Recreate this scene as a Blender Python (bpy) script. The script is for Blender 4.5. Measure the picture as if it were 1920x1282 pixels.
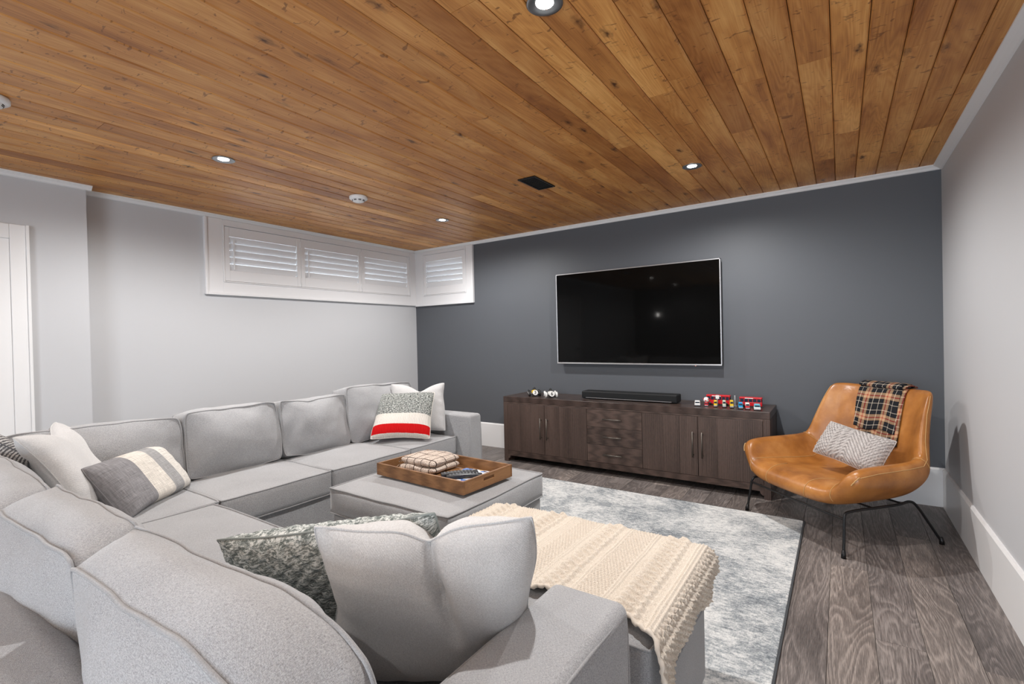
import bpy, bmesh, math, random
from mathutils import Vector, Matrix, noise
from mathutils.bvhtree import BVHTree
random.seed(7)
C = bpy.context.scene.collection
R = math.radians
for o in list(bpy.data.objects): bpy.data.objects.remove(o)

# ------------------------------------------------------------------ camera, world, lights, exposure
XL, XP, XR, YB, ZC, YR = -4.531, -4.393, 0.593, 4.483, 2.39, -3.3
FOC, YAW, PITCH, ROLL, CH = 907.4, R(34.19), R(-0.517), 0.0221, 1.252
fw = Vector((-math.sin(YAW)*math.cos(PITCH), math.cos(YAW)*math.cos(PITCH), math.sin(PITCH)))
r0 = Vector((math.cos(YAW), math.sin(YAW), 0)); u0 = r0.cross(fw)
rt = r0*math.cos(ROLL) - u0*math.sin(ROLL); up = rt.cross(fw)
cd = bpy.data.cameras.new('camera'); cam = bpy.data.objects.new('camera', cd); C.objects.link(cam)
cam.matrix_world = Matrix(((rt.x, up.x, -fw.x, 0), (rt.y, up.y, -fw.y, 0), (rt.z, up.z, -fw.z, CH), (0, 0, 0, 1)))
cd.sensor_width = 36; cd.lens = FOC/1920*36; cd.clip_start = 0.02
bpy.context.scene.camera = cam

w = bpy.data.worlds.new('world'); bpy.context.scene.world = w; w.use_nodes = True
w.node_tree.nodes['Background'].inputs[0].default_value = (0.80, 0.90, 1.0, 1)
w.node_tree.nodes['Background'].inputs[1].default_value = 3.2

POT_W, POT_COL = 71, (1.0, 0.985, 0.972)
POTS = [(-0.82, 1.45), (-0.82, 3.43), (-3.13, 1.49), (-3.13, 3.47), (-0.82, -0.8), (-3.13, -0.8), (-0.82, -2.5), (-3.13, -2.5)]
for x, y in POTS:
    l = bpy.data.lights.new('pot_light', 'SPOT'); l.energy = POT_W*(1 if y > 0 else .33); l.color = POT_COL
    l.spot_size = R(168); l.spot_blend = 0.55; l.shadow_soft_size = 0.022
    o = bpy.data.objects.new('pot_light', l); C.objects.link(o); o.location = (x, y, ZC-0.012)
# soft fill lamp added behind the camera, outside an invented rear window
l = bpy.data.lights.new('rear_fill', 'AREA'); l.shape = 'RECTANGLE'; l.size = 2.0; l.size_y = 1.7
l.energy = 50; l.color = (0.84, 0.91, 1.0)
o = bpy.data.objects.new('rear_fill', l); C.objects.link(o); o.location = (-0.55, YR-0.12, 1.25); o.rotation_euler = (R(90), 0, 0)
vs = bpy.context.scene.view_settings
bpy.context.scene.display_settings.display_device = 'sRGB'
vs.view_transform = 'Standard'; vs.look = 'None'; vs.gamma = 1; vs.use_curve_mapping = False
vs.exposure = 0.72

# ------------------------------------------------------------------ helpers
def tag(o, label=None, cat=None, group=None, kind=None):
    if label: o['label'] = label
    if cat: o['category'] = cat
    if group: o['group'] = group
    if kind: o['kind'] = kind
    return o
def thing(name, label, cat, loc=(0, 0, 0), rz=0, group=None):
    o = bpy.data.objects.new(name, None); C.objects.link(o); o.location = loc; o.rotation_euler = (0, 0, rz)
    o.empty_display_size = 0.1
    return tag(o, label, cat, group)
def mesh_obj(name, vf, mat, parent=None, smooth=False, world=False, sub=0, uv=None, crease=None):
    v, f = vf[0], vf[1]
    if world and parent:
        t = parent
        while t.parent: t = t.parent
        L = t.location; v = [(a[0]-L.x, a[1]-L.y, a[2]-L.z) for a in v]
    m = bpy.data.meshes.new(name); m.from_pydata([tuple(a) for a in v], [], f); m.update()
    if isinstance(mat, (list, tuple)):
        for k in mat: m.materials.append(k)
    else: m.materials.append(mat)
    if len(vf) > 2 and vf[2] is not None:
        for p, k in zip(m.polygons, vf[2]): p.material_index = k
    if uv:
        ul = m.uv_layers.new(name='UVMap')
        for lp in m.loops: ul.data[lp.index].uv = uv[lp.vertex_index]
    if smooth: m.polygons.foreach_set('use_smooth', [True]*len(m.polygons))
    o = bpy.data.objects.new(name, m); C.objects.link(o)
    if parent: o.parent = parent
    if sub:
        s = o.modifiers.new('s', 'SUBSURF'); s.levels = sub; s.render_levels = sub
    return o
def bm_vf(bm):
    bm.verts.ensure_lookup_table(); bm.verts.index_update()
    v = [tuple(x.co) for x in bm.verts]; f = [[q.index for q in p.verts] for p in bm.faces]; bm.free(); return v, f
def box(x0, x1, y0, y1, z0, z1, bev=0, seg=2):
    bm = bmesh.new(); bmesh.ops.create_cube(bm, size=1)
    for q in bm.verts: q.co = Vector(((x0+x1)/2+q.co.x*(x1-x0), (y0+y1)/2+q.co.y*(y1-y0), (z0+z1)/2+q.co.z*(z1-z0)))
    if bev: bmesh.ops.bevel(bm, geom=bm.edges[:], offset=bev, segments=seg, affect='EDGES', profile=0.5)
    return bm_vf(bm)
def join(*L):
    V, F, M = [], [], []; anym = False
    for a in L:
        b = len(V); V += list(a[0]); F += [[i+b for i in p] for p in a[1]]
        if len(a) > 2 and a[2] is not None: M += list(a[2]); anym = True
        else: M += [0]*len(a[1])
    return V, F, (M if anym else None)
def xf(vf, mtx):
    return ([tuple(mtx @ Vector(p)) for p in vf[0]],) + tuple(vf[1:])
def cyl(r, z0, z1, n=24, r2=None, c=(0, 0), prof=None):
    """lathe; prof = [(r,z)...]"""
    prof = prof or [(0, z0), (r, z0), (r if r2 is None else r2, z1), (0, z1)]
    V, F = [], []
    for a, z in prof:
        for i in range(n):
            t = 2*math.pi*i/n; V.append((c[0]+a*math.cos(t), c[1]+a*math.sin(t), z))
    for k in range(len(prof)-1):
        for i in range(n):
            j = (i+1) % n; F.append([k*n+i, k*n+j, (k+1)*n+j, (k+1)*n+i])
    return V, F
def tube(pts, r, n=8, closed=False, cap=True):
    P = [Vector(p) for p in pts]; N = len(P); V, F = [], []
    pu = None
    for i, p in enumerate(P):
        a = P[(i-1) % N] if (closed or i > 0) else p; b = P[(i+1) % N] if (closed or i < N-1) else p
        t = (b-a)
        t = t.normalized() if t.length > 1e-9 else Vector((0, 0, 1))
        if pu is None: pu = t.orthogonal().normalized()
        pu = (pu - t*pu.dot(t)); pu = pu.normalized() if pu.length > 1e-6 else t.orthogonal().normalized()
        q = t.cross(pu); rr = r[i] if isinstance(r, (list, tuple)) else r
        for k in range(n):
            an = 2*math.pi*k/n; V.append(tuple(p + (pu*math.cos(an)+q*math.sin(an))*rr))
    for i in range(N if closed else N-1):
        for k in range(n):
            j = (i+1) % N; F.append([i*n+k, i*n+(k+1) % n, j*n+(k+1) % n, j*n+k])
    if cap and not closed:
        F.append(list(range(n))[::-1]); F.append([(N-1)*n+k for k in range(n)])
    return V, F
def smooth_path(pts, it=2, closed=False):
    P = [Vector(p) for p in pts]
    for _ in range(it):
        Q = [] if closed else [P[0]]
        for i in range(len(P) if closed else len(P)-1):
            a, b = P[i], P[(i+1) % len(P)]; Q += [a.lerp(b, .25), a.lerp(b, .75)]
        if not closed: Q.append(P[-1])
        P = Q
    return P
def nz(x, y, z=0., s=1.): return noise.noise(Vector((x*s, y*s, z*s)))
def nv(p, s, sd): return noise.noise_vector(Vector((p[0]*s+sd*7.3, p[1]*s-sd*3.1, p[2]*s+sd*1.7)))
def grid_faces(nu, nvv, flip=False, base=0):
    F = []
    for j in range(nvv-1):
        for i in range(nu-1):
            a = base+j*nu+i; q = [a, a+1, a+nu+1, a+nu]; F.append(q[::-1] if flip else q)
    return F

# ------------------------------------------------------------------ materials
def mat(name, col=(.5, .5, .5), rough=.6, metal=0, spec=.5, emit=None, estr=0):
    m = bpy.data.materials.new(name); m.use_nodes = True; b = m.node_tree.nodes['Principled BSDF']
    b.inputs['Base Color'].default_value = (*col, 1); b.inputs['Roughness'].default_value = rough
    b.inputs['Metallic'].default_value = metal; b.inputs['Specular IOR Level'].default_value = spec
    if emit: b.inputs['Emission Color'].default_value = (*emit, 1); b.inputs['Emission Strength'].default_value = estr
    return m
class NT:
    def __init__(s, m): s.t = m.node_tree; s.n = s.t.nodes; s.b = s.n['Principled BSDF']
    def N(s, ty, **k):
        x = s.n.new(ty)
        for a, v in k.items():
            if a.startswith('i_'):
                key = a[2:]; key = int(key) if key.isdigit() else key.replace('_', ' ')
                x.inputs[key].default_value = v
            else: setattr(x, a, v)
        return x
    def L(s, a, b): s.t.links.new(a, b)
    def math(s, op, a, b=None, c=None, clamp=False):
        x = s.n.new('ShaderNodeMath'); x.operation = op; x.use_clamp = clamp
        for i, v in enumerate((a, b, c)):
            if v is None: continue
            if isinstance(v, (int, float)): x.inputs[i].default_value = v
            else: s.L(v, x.inputs[i])
        return x.outputs[0]
    def ramp(s, fac, stops, interp='LINEAR'):
        x = s.n.new('ShaderNodeValToRGB'); cr = x.color_ramp; cr.interpolation = interp
        while len(cr.elements) < len(stops): cr.elements.new(.5)
        for e, (p, c) in zip(cr.elements, stops): e.position = p; e.color = (*c, 1) if len(c) == 3 else c
        s.L(fac, x.inputs[0]); return x.outputs[0]
    def mix(s, fac, a, b, mode='MIX'):
        x = s.n.new('ShaderNodeMix'); x.data_type = 'RGBA'; x.blend_type = mode
        for i, v in ((0, fac), (6, a), (7, b)):
            if isinstance(v, (int, float)): x.inputs[i].default_value = v
            elif isinstance(v, tuple): x.inputs[i].default_value = (*v, 1) if len(v) == 3 else v
            else: s.L(v, x.inputs[i])
        return x.outputs[2]
    def coord(s, kind='Object', scale=(1, 1, 1), rnd=0, rot=(0, 0, 0)):
        tc = s.n.new('ShaderNodeTexCoord'); mp = s.n.new('ShaderNodeMapping')
        mp.inputs['Scale'].default_value = scale; mp.inputs['Rotation'].default_value = rot
        src = tc.outputs[kind]
        if rnd:
            oi = s.n.new('ShaderNodeObjectInfo'); va = s.n.new('ShaderNodeVectorMath'); va.operation = 'MULTIPLY_ADD'
            cb = s.n.new('ShaderNodeCombineXYZ')
            for k in range(3): s.L(oi.outputs['Random'], cb.inputs[k])
            s.L(cb.outputs[0], va.inputs[0]); va.inputs[1].default_value = (rnd, rnd*1.7, rnd*.6); s.L(src, va.inputs[2]); src = va.outputs[0]
        s.L(src, mp.inputs[0]); return mp.outputs[0]
    def noise(s, vec, scale, detail=3, rough=.5, dist=0):
        x = s.N('ShaderNodeTexNoise', i_Scale=scale, i_Detail=detail, i_Roughness=rough, i_Distortion=dist); s.L(vec, x.inputs[0]); return x.outputs[0]
    def wave(s, vec, scale, dist=0, detail=2, dscale=1, bands='X', wt='BANDS'):
        x = s.N('ShaderNodeTexWave', i_Scale=scale, i_Distortion=dist, i_Detail=detail, i_Detail_Scale=dscale); x.wave_type = wt
        if wt == 'BANDS': x.bands_direction = bands
        s.L(vec, x.inputs[0]); return x.outputs[1]
    def bump(s, h, strength=.3, dist=.002, prev=None):
        x = s.N('ShaderNodeBump', i_Strength=strength, i_Distance=dist); s.L(h, x.inputs['Height'])
        if prev: s.L(prev, x.inputs['Normal'])
        return x.outputs[0]
    def col(s, c): s.L(c, s.b.inputs['Base Color'])
    def nrm(s, n): s.L(n, s.b.inputs['Normal'])
    def rnd(s): return s.n.new('ShaderNodeObjectInfo').outputs['Random']

def paint(name, col, rough=.55, bumpy=.05):
    m = mat(name, col, rough, spec=.35); t = NT(m); c = t.coord()
    t.nrm(t.bump(t.noise(c, 240, 3), bumpy, .001)); return m
M_wall = paint('white_wall_paint', (.548, .556, .572))
M_dark = paint('charcoal_wall_paint', (.094, .101, .113), .5, .08)
M_trim = paint('white_trim_paint', (.80, .80, .80), .35, .02)
M_shut = paint('shutter_paint', (.76, .76, .77), .4, .02)

def fabric(name, c1, c2, scale=1., bumpy=.5, sheen=.3):
    m = mat(name, c1, .92, spec=.15); t = NT(m)
    a = t.noise(t.coord(scale=(260*scale, 1600*scale, 600*scale)), 1, 2, .6)
    b = t.noise(t.coord(scale=(1600*scale, 260*scale, 600*scale)), 1, 2, .6)
    h = t.noise(t.coord(), 5, 3)
    s = t.math('ADD', t.math('MULTIPLY', a, .5), t.math('MULTIPLY', b, .5))
    s = t.math('ADD', s, t.math('MULTIPLY', t.math('SUBTRACT', h, .5), .10))
    t.col(t.ramp(s, [(.34, c2), (.62, c1)]))
    tw = t.wave(t.coord(scale=(1, 1, 1), rot=(0.4, 0.3, .7)), 190*scale, 2.0, 1, 3, bands='DIAGONAL')
    n1 = t.bump(tw, bumpy*.35, .0012)
    t.nrm(t.bump(s, bumpy, .0016, n1))
    m.node_tree.nodes['Principled BSDF'].inputs['Sheen Weight'].default_value = sheen
    return m
M_sofa = fabric('grey_sofa_fabric', (.442, .447, .458), (.172, .174, .180), .85, .45)
M_pipe = fabric('grey_sofa_piping', (.385, .388, .396), (.21, .211, .216))
M_white = fabric('offwhite_pillow_linen', (.62, .615, .61), (.42, .418, .42), .6, .6)
M_black = mat('black_metal', (.012, .012, .013), .38, .4)

def wood_ceiling():
    m = mat('stained_pine_ceiling', (.4, .2, .08), .42, spec=.4); t = NT(m)
    c = t.coord(scale=(1, 1, 1), rnd=37)
    r = t.rnd()
    # growth rings: planes cut through a distorted ring pattern, long in Y
    ring = t.math('PINGPONG', t.math('MULTIPLY', t.noise(t.coord(scale=(5.5, .55, 4), rnd=37), 1, 2, .5, .5), 22), .5)
    fine = t.noise(t.coord(scale=(220, 5, 60), rnd=37), 1, 3, .6)
    blotch = t.noise(t.coord(scale=(7, 1.6, 4), rnd=37), 1, 3, .55)
    v = t.math('ADD', t.math('MULTIPLY', ring, .16), t.math('MULTIPLY', fine, .26))
    v = t.math('ADD', v, t.math('MULTIPLY', blotch, .68))
    base = t.ramp(v, [(.28, (.290, .100, .024)), (.50, (.580, .265, .074)), (.75, (.830, .480, .175))])
    tone = t.ramp(r, [(0, (.62, .52, .46)), (.25, (.90, .86, .84)), (.5, (1.02, 1.02, 1.0)), (.75, (.80, .72, .66)), (1, (1.22, 1.26, 1.25))])
    base = t.mix(1.0, base, tone, 'MULTIPLY')
    # knots
    vo = t.N('ShaderNodeTexVoronoi', i_Scale=1.0, i_Randomness=1.0); t.L(t.coord(scale=(9, 3.6, .01), rnd=37), vo.inputs[0])
    dn = t.math('ADD', vo.outputs['Distance'], t.math('MULTIPLY', t.math('SUBTRACT', t.noise(t.coord(scale=(70, 34, 10)), 1, 3), .5), .30))
    gate = t.math('GREATER_THAN', t.N('ShaderNodeSeparateColor').outputs[0], .0)
    sc = t.N('ShaderNodeSeparateColor'); t.L(vo.outputs['Color'], sc.inputs[0]); gate = t.math('GREATER_THAN', sc.outputs[0], .42)
    kn = t.math('MULTIPLY', t.ramp(dn, [(.03, (1, 1, 1)), (.085, (.55, .55, .55)), (.20, (0, 0, 0))]), gate)
    base = t.mix(kn, base, (.085, .030, .010))
    # thin cross-grain resin flecks
    fl = t.noise(t.coord(scale=(18, 34, 10), rnd=11), 1, 2, .5, 1.2)
    fk = t.ramp(fl, [(.645, (0, 0, 0)), (.70, (.7, .7, .7))])
    base = t.mix(fk, base, (.17, .062, .018))
    t.col(base)
    t.nrm(t.bump(t.math('SUBTRACT', v, t.math('MULTIPLY', kn, .6)), .22, .002))
    return m
M_ceil = wood_ceiling()

def wood_floor():
    m = mat('grey_oak_floor', (.1, .09, .085), .42, spec=.4); t = NT(m); r = t.rnd()
    n = t.noise(t.coord(scale=(5.5, .75, 3), rnd=29), 1, 2, .5, .6)
    rings = t.math('FRACT', t.math('MULTIPLY', n, 26.0))
    rl = t.ramp(rings, [(0, (0, 0, 0)), (.25, (1, 1, 1)), (.6, (.25, .25, .25)), (1, (0, 0, 0))])
    fine = t.noise(t.coord(scale=(420, 14, 60), rnd=29), 1, 3, .65)
    bl = t.noise(t.coord(scale=(3.2, 1.0, 2), rnd=29), 1, 2)
    v = t.math('ADD', t.math('MULTIPLY', rl, .12), t.math('MULTIPLY', fine, .62)); v = t.math('ADD', v, t.math('MULTIPLY', bl, .42))
    base = t.ramp(v, [(.36, (.055, .049, .048)), (.55, (.145, .130, .124)), (.74, (.340, .308, .290))])
    tone = t.ramp(r, [(0, (.78, .76, .76)), (.5, (1, .97, .95)), (1, (1.22, 1.16, 1.10))])
    t.col(t.mix(1.0, base, tone, 'MULTIPLY')); t.nrm(t.bump(v, .25, .0015)); return m
M_floor = wood_floor()

def wood(name, dark, light, sc=(1, 1, 1), rough=.45, grain=1., rnd=5):
    m = mat(name, light, rough, spec=.4); t = NT(m)
    ring = t.wave(t.coord(scale=tuple(a*q for a, q in zip(sc, (1, 1, 1))), rnd=rnd), 1.0, 7, 3, .8, bands='X')
    fine = t.noise(t.coord(scale=tuple(a*16 for a in sc), rnd=rnd), 1, 3, .65)
    bl = t.noise(t.coord(scale=tuple(a*.35 for a in sc), rnd=rnd), 1, 2)
    v = t.math('ADD', t.math('MULTIPLY', ring, .2), t.math('MULTIPLY', fine, .45)); v = t.math('ADD', v, t.math('MULTIPLY', bl, .45))
    t.col(t.ramp(v, [(.3, dark), (.75, light)])); t.nrm(t.bump(v, .3*grain, .0012)); return m
WD, WL = (.022, .014, .011), (.105, .069, .056)
M_console_v = wood('dark_oak_upright_grain', WD, WL, (26, 10, 2.2))
M_console_h = wood('dark_oak_level_grain', WD, WL, (2.2, 10, 26))
M_console_t = wood('dark_oak_top_grain', WD, (.075, .050, .042), (2.2, 26, 10), .3)
M_tray = wood('walnut_tray', (.095, .040, .015), (.30, .150, .062), (2.5, 14, 24), .5, 2)
M_handle = mat('aged_bronze', (.13, .115, .10), .38, .8)

def leather():
    m = mat('tan_leather', (.40, .16, .035), .34, spec=.5); t = NT(m)
    a = t.noise(t.coord(), 6, 4, .6); g = t.noise(t.coord(), 380, 3)
    t.col(t.ramp(a, [(.3, (.235, .082, .016)), (.55, (.385, .150, .032)), (.75, (.50, .225, .060))]))
    rr = t.ramp(t.noise(t.coord(), 9, 3), [(.3, (.28, .28, .28)), (.7, (.44, .44, .44))]); t.L(rr, t.b.inputs['Roughness'])
    n1 = t.bump(t.noise(t.coord(scale=(1, 1, .6)), 9, 3, .6, .8), .25, .012)
    t.nrm(t.bump(g, .12, .0006, n1)); return m
M_leather = leather()
M_stitch = mat('tan_stitching', (.50, .30, .12), .7)

def rug_mat():
    m = mat('distressed_rug', (.5, .5, .5), .95, spec=.1); t = NT(m)
    c = t.coord()
    a = t.noise(t.coord(), 2.0, 5, .72, .4); b = t.noise(t.coord(scale=(22, 58, 10)), 1, 4, .85); d = t.noise(t.coord(scale=(150, 90, 60)), 1, 2, .8)
    v = t.math('ADD', t.math('MULTIPLY', a, .56), t.math('MULTIPLY', b, .42)); v = t.math('ADD', v, t.math('MULTIPLY', t.math('SUBTRACT', d, .5), .22))
    t.col(t.ramp(v, [(.37, (.15, .17, .19)), (.45, (.32, .345, .36)), (.505, (.52, .535, .54)), (.57, (.70, .705, .69))]))
    t.nrm(t.bump(t.math('ADD', d, t.noise(t.coord(), 500, 2)), .5, .003)); return m
M_rug = rug_mat()
M_rugedge = mat('rug_binding', (.05, .055, .06), .95)

def knit_mat(name, c1, c2, sx=70, sy=160, uvk=False):
    m = mat(name, c1, .95, spec=.1); t = NT(m)
    w1 = t.wave(t.coord('UV'), sx, 1.5, 1, 3, bands='X'); n = t.noise(t.coord('UV', scale=(sx*2, sy*1.5, 1)), 1, 3, .7)
    v = t.math('ADD', t.math('MULTIPLY', w1, .35), t.math('MULTIPLY', n, .65))
    t.col(t.ramp(v, [(.35, c2), (.6, c1)], 'LINEAR')); t.nrm(t.bump(v, .8, .004)); return m

# ------------------------------------------------------------------ structure
def struct(name, vf, m, parent=None, label=None, **k):
    o = mesh_obj(name, vf, m, parent, **k)
    if not parent: tag(o, label, None, None, 'structure')
    return o
fl = struct('floor', box(XL-.1, XR+.1, YR-.1, YB+.1, -.10, -.012), mat('subfloor', (.03, .028, .027), .8), label='dark grey oak plank floor')
def plank_box(wd, L, t, ch, down):
    """board with chamfered long edges; down=True: the show face looks down"""
    h = wd/2; s = -1 if down else 1
    prof = [(-h, 0), (-h, s*(t-ch)), (-h+ch, s*t), (h-ch, s*t), (h, s*(t-ch)), (h, 0)]
    V = [(x, y, z) for y in (-L/2, L/2) for x, z in prof]; n = len(prof)
    F = [[i, (i+1) % n, n+(i+1) % n, n+i] for i in range(n)] + [list(range(n))[::-1], [n+i for i in range(n)]]
    return V, F
def lay(parent, name, m, x0, x1, y0, y1, pitch, off, lens, z, t, ch, down, gap):
    x = off
    while x > x0: x -= pitch
    k = 0
    while x < x1-.004:
        a, b = max(x, x0)+gap/2, min(x+pitch, x1)-gap/2
        y = y1; k += 1; first = True
        while y > y0+.01:
            L = random.choice(lens)*random.uniform(.85, 1.1)
            if first: L *= random.uniform(.25, 1); first = False
            L = min(L, y-y0)
            if y-L-y0 < .3: L = y-y0
            if b-a > .01:
                zz = z + random.uniform(-.0008, .0008)
                o = mesh_obj(name, plank_box(b-a, L-gap*.6, t, ch, down), m, parent)
                o.location = ((a+b)/2, y-L/2, zz)
            y -= L
        x += pitch
lay(fl, 'plank', M_floor, XL, XR, YR, YB, .160, .10, [1.2, 1.5, 1.8], -.012, .012, .0012, False, .0012)
ce = struct('ceiling', box(XL-.1, XR+.1, YR-.1, YB+.1, ZC+.016, ZC+.1), mat('ceiling_backing', (.02, .01, .006), .8), label='stained knotty pine plank ceiling')
lay(ce, 'plank', M_ceil, XL, XR, YR, YB, .1225, .105, [1.6, 2.4, 3.0, 3.6], ZC+.016, .016, .0055, True, .0026)

def wall_x(name, x0, x1, y0, y1, z0, z1, holes, m, label):
    """wall slab as boxes around openings (openings given in the y,z plane)"""
    parts = []
    if not holes: parts = [box(x0, x1, y0, y1, z0, z1)]
    else:
        (a, b, c, d) = holes[0]
        parts = [box(x0, x1, y0, a, z0, z1), box(x0, x1, b, y1, z0, z1), box(x0, x1, a, b, z0, c), box(x0, x1, a, b, d, z1)]
    return struct(name, join(*parts), m, label=label)
wall_x('wall_left', XL-.14, XL, 1.0, YB+.14, 0, ZC+.02, [(2.16, 4.33, 1.83, 2.27)], M_wall, 'white left wall under the long shuttered window')
struct('wall_left_projection', box(XP-.3, XP, YR-.14, 1.157, 0, ZC+.02), M_wall, label='white wall projection beside the door at the left')
struct('wall_right', box(XR, XR+.14, YR-.14, YB+.14, 0, ZC+.02), M_wall, label='plain white right wall')
b_ = [box(XL-.14, -4.34, YB, YB+.14, 0, ZC+.02), box(-3.71, XR+.14, YB, YB+.14, 0, ZC+.02), box(-4.34, -3.71, YB, YB+.14, 0, 1.83), box(-4.34, -3.71, YB, YB+.14, 2.29, ZC+.02)]
struct('wall_back', join(*b_), M_dark, label='charcoal painted wall behind the television')
b_ = [box(XP-.14, -1.6, YR-.14, YR, 0, ZC+.02), box(.5, XR+.14, YR-.14, YR, 0, ZC+.02), box(-1.6, .5, YR-.14, YR, 0, .35), box(-1.6, .5, YR-.14, YR, 2.15, ZC+.02)]
struct('wall_rear', join(*b_), paint('rear_wall_paint', (.30, .30, .31)), label='grey wall behind the camera')

def extr(prof, ax, a, b):
    """profile list of 2D points extruded along axis 'x' or 'y'"""
    n = len(prof)
    V = [((p[0], t, p[1]) if ax == 'y' else (t, p[0], p[1])) for t in (a, b) for p in prof]
    return V, [[i, (i+1) % n, n+(i+1) % n, n+i] for i in range(n)] + [list(range(n))[::-1], [n+i for i in range(n)]]
def base_prof(w0, s, h=.272, t=.016):
    return [(w0, 0), (w0+s*t, 0), (w0+s*t, h-.012), (w0+s*(t-.008), h), (w0, h)]
struct('baseboard_back', extr(base_prof(YB, -1), 'x', XL, XR), M_trim, label='tall white baseboard along the charcoal wall')
struct('baseboard_right', extr(base_prof(XR, -1), 'y', YR, YB-.016), M_trim, label='tall white baseboard along the right wall')
struct('baseboard_left', extr(base_prof(XL, 1), 'y', 1.157, YB-.016), M_trim, label='tall white baseboard along the left wall behind the sofa')
def crown(w0, s, d=.045, h=.040):
    return [(w0, ZC), (w0+s*d, ZC), (w0+s*d, ZC-.008), (w0+s*d*.55, ZC-h*.55), (w0+s*.010, ZC-h+.004), (w0, ZC-h)]
struct('trim_1', extr(crown(YB, -1, .03, .034), 'x', XL, XR), M_trim, label='thin white crown strip above the charcoal wall')
struct('trim_2', extr(crown(XR, -1), 'y', YR, YB-.03), M_trim, label='white crown strip along the right wall')
struct('trim_3', extr(crown(XL, 1, .03, .034), 'y', 1.157, YB-.03), M_trim, label='white crown strip above the long shuttered window')
struct('trim_4', join(extr(crown(XP, 1, .03, .034), 'y', YR, 1.187), extr(crown(1.157, 1, .03, .034), 'x', XL, XP)), M_trim, label='white crown strip around the wall projection')

# door on the projection wall (only its right casing shows)
dr = thing('door_1', 'white panelled door with casing at the left edge of the view', None, (XP, .41, 0)); tag(dr, kind='structure')
mesh_obj('door_casing', join(box(XP, XP+.022, .765, .855, 0, 2.05, .004), box(XP, XP+.022, -.13, -.04, 0, 2.05, .004), box(XP, XP+.022, -.04, .765, 1.955, 2.05, .004),
    box(XP+.022, XP+.030, .84, .856, 0, 2.051, .002)), M_trim, dr, world=True)
ds = mesh_obj('door_slab', join(box(XP+.001, XP+.010, -.04, .765, .0, 1.955), box(XP+.010, XP+.014, .64, .765, .0, 1.955, .002), box(XP+.010, XP+.014, -.04, .085, .0, 1.955, .002),
    box(XP+.010, XP+.014, .085, .64, 1.82, 1.955, .002), box(XP+.010, XP+.014, .085, .64, .95, 1.08, .002), box(XP+.010, XP+.014, .085, .64, 0, .22, .002)), M_trim, dr, world=True)
mesh_obj('door_handle', tube([(XP+.012, .02, 1.0), (XP+.06, .02, 1.0), (XP+.065, .03, 1.0), (XP+.065, .13, 1.0)], .009), M_handle, dr, smooth=True, world=True)

# shuttered windows -------------------------------------------------
def to_left(v):   # local (u along wall to the picture's right, n out of wall, z) -> world
    return [(XL+p[1], p[0], p[2]) for p in v]
def to_back(v):
    return [(p[0], YB-p[1], p[2]) for p in v]
def tb(tr, *a, **k):
    q = box(*a, **k); return (tr(q[0]), q[1])
def window(name, label, tr, root_loc, u0, u1, z0, z1, cas, panels, zi0, zi1):
    """casing board with raised outer bead, shutter panels with louvers in it"""
    wn = thing(name, label, None, root_loc); tag(wn, kind='structure')
    (cl, cr) = cas
    mesh_obj('window_casing', join(tb(tr, u0, cl, 0, .022, z0, z1, bev=.003), tb(tr, cr, u1, 0, .022, z0, z1, bev=.003), tb(tr, cl, cr, 0, .022, z0, zi0, bev=.003), tb(tr, cl, cr, 0, .022, zi1, z1, bev=.003)), M_shut, wn, world=True)
    bead = [tb(tr, u0-.016, u0+.006, 0, .034, z0-.016, z1, bev=.004), tb(tr, u0+.006, u1, 0, .034, z0-.016, z0+.006, bev=.004)]
    if name == 'window_2': bead = [tb(tr, u1-.006, u1+.014, 0, .034, z0-.016, z1, bev=.004), tb(tr, u0, u1-.006, 0, .034, z0-.016, z0+.006, bev=.004)]
    mesh_obj('window_bead', join(*bead), M_shut, wn, world=True)
    mesh_obj('inner_frame', join(tb(tr, cl, cl+.012, -.05, .029, zi0, zi1, bev=.002), tb(tr, cr-.012, cr, -.05, .029, zi0, zi1, bev=.002), tb(tr, cl+.012, cr-.012, -.05, .029, zi0, zi0+.010, bev=.002), tb(tr, cl+.012, cr-.012, -.05, .029, zi1-.010, zi1, bev=.002)), M_shut, wn, world=True)
    mesh_obj('glass_pane', tb(tr, cl, cr, -.115, -.110, zi0, zi1), M_glass, wn, world=True)
    for (a, b, rod, tilt, gaps) in panels:
        st = .042; zb, zt = zi0+.013, zi1-.013; sb, stp = zb+.095, zt-.085
        pn = mesh_obj('shutter_panel', join(tb(tr, a, a+st, -.004, .024, zb, zt, bev=.003), tb(tr, b-st, b, -.004, .024, zb, zt, bev=.003), tb(tr, a+st, b-st, -.004, .022, zb, sb, bev=.002), tb(tr, a+st, b-st, -.004, .022, stp, zt, bev=.002)), M_shut, wn, world=True)
        n = 5; pitch = (stp-sb)/n
        for i in range(n):
            zc = sb+pitch*(i+.5); hw = pitch*.50; q = box(a+st+.002, b-st-.002, -.0035, .0035, -hw, hw, .003)
            mt = Matrix.Rotation(R(tilt+random.uniform(-2, 2)), 4, 'X'); q = xf(q, mt)
            mesh_obj('louver', (tr([(p[0], p[1]+.008, p[2]+zc) for p in q[0]]), q[1]), M_shut, pn, world=True)
        if rod: mesh_obj('tilt_rod', tb(tr, a+st+.03, a+st+.042, .024, .033, sb+.01, stp-.03, bev=.002), M_shut, pn, world=True)
        for zz in (zb+.06, zt-.06): mesh_obj('hinge', tb(tr, a-.012, a-.002, .022, .030, zz-.03, zz+.03, bev=.002), M_shut, pn, world=True)
    return wn
M_glass = mat('window_glass', (1, 1, 1), .02); M_glass.node_tree.nodes['Principled BSDF'].inputs['Transmission Weight'].default_value = 1
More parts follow.
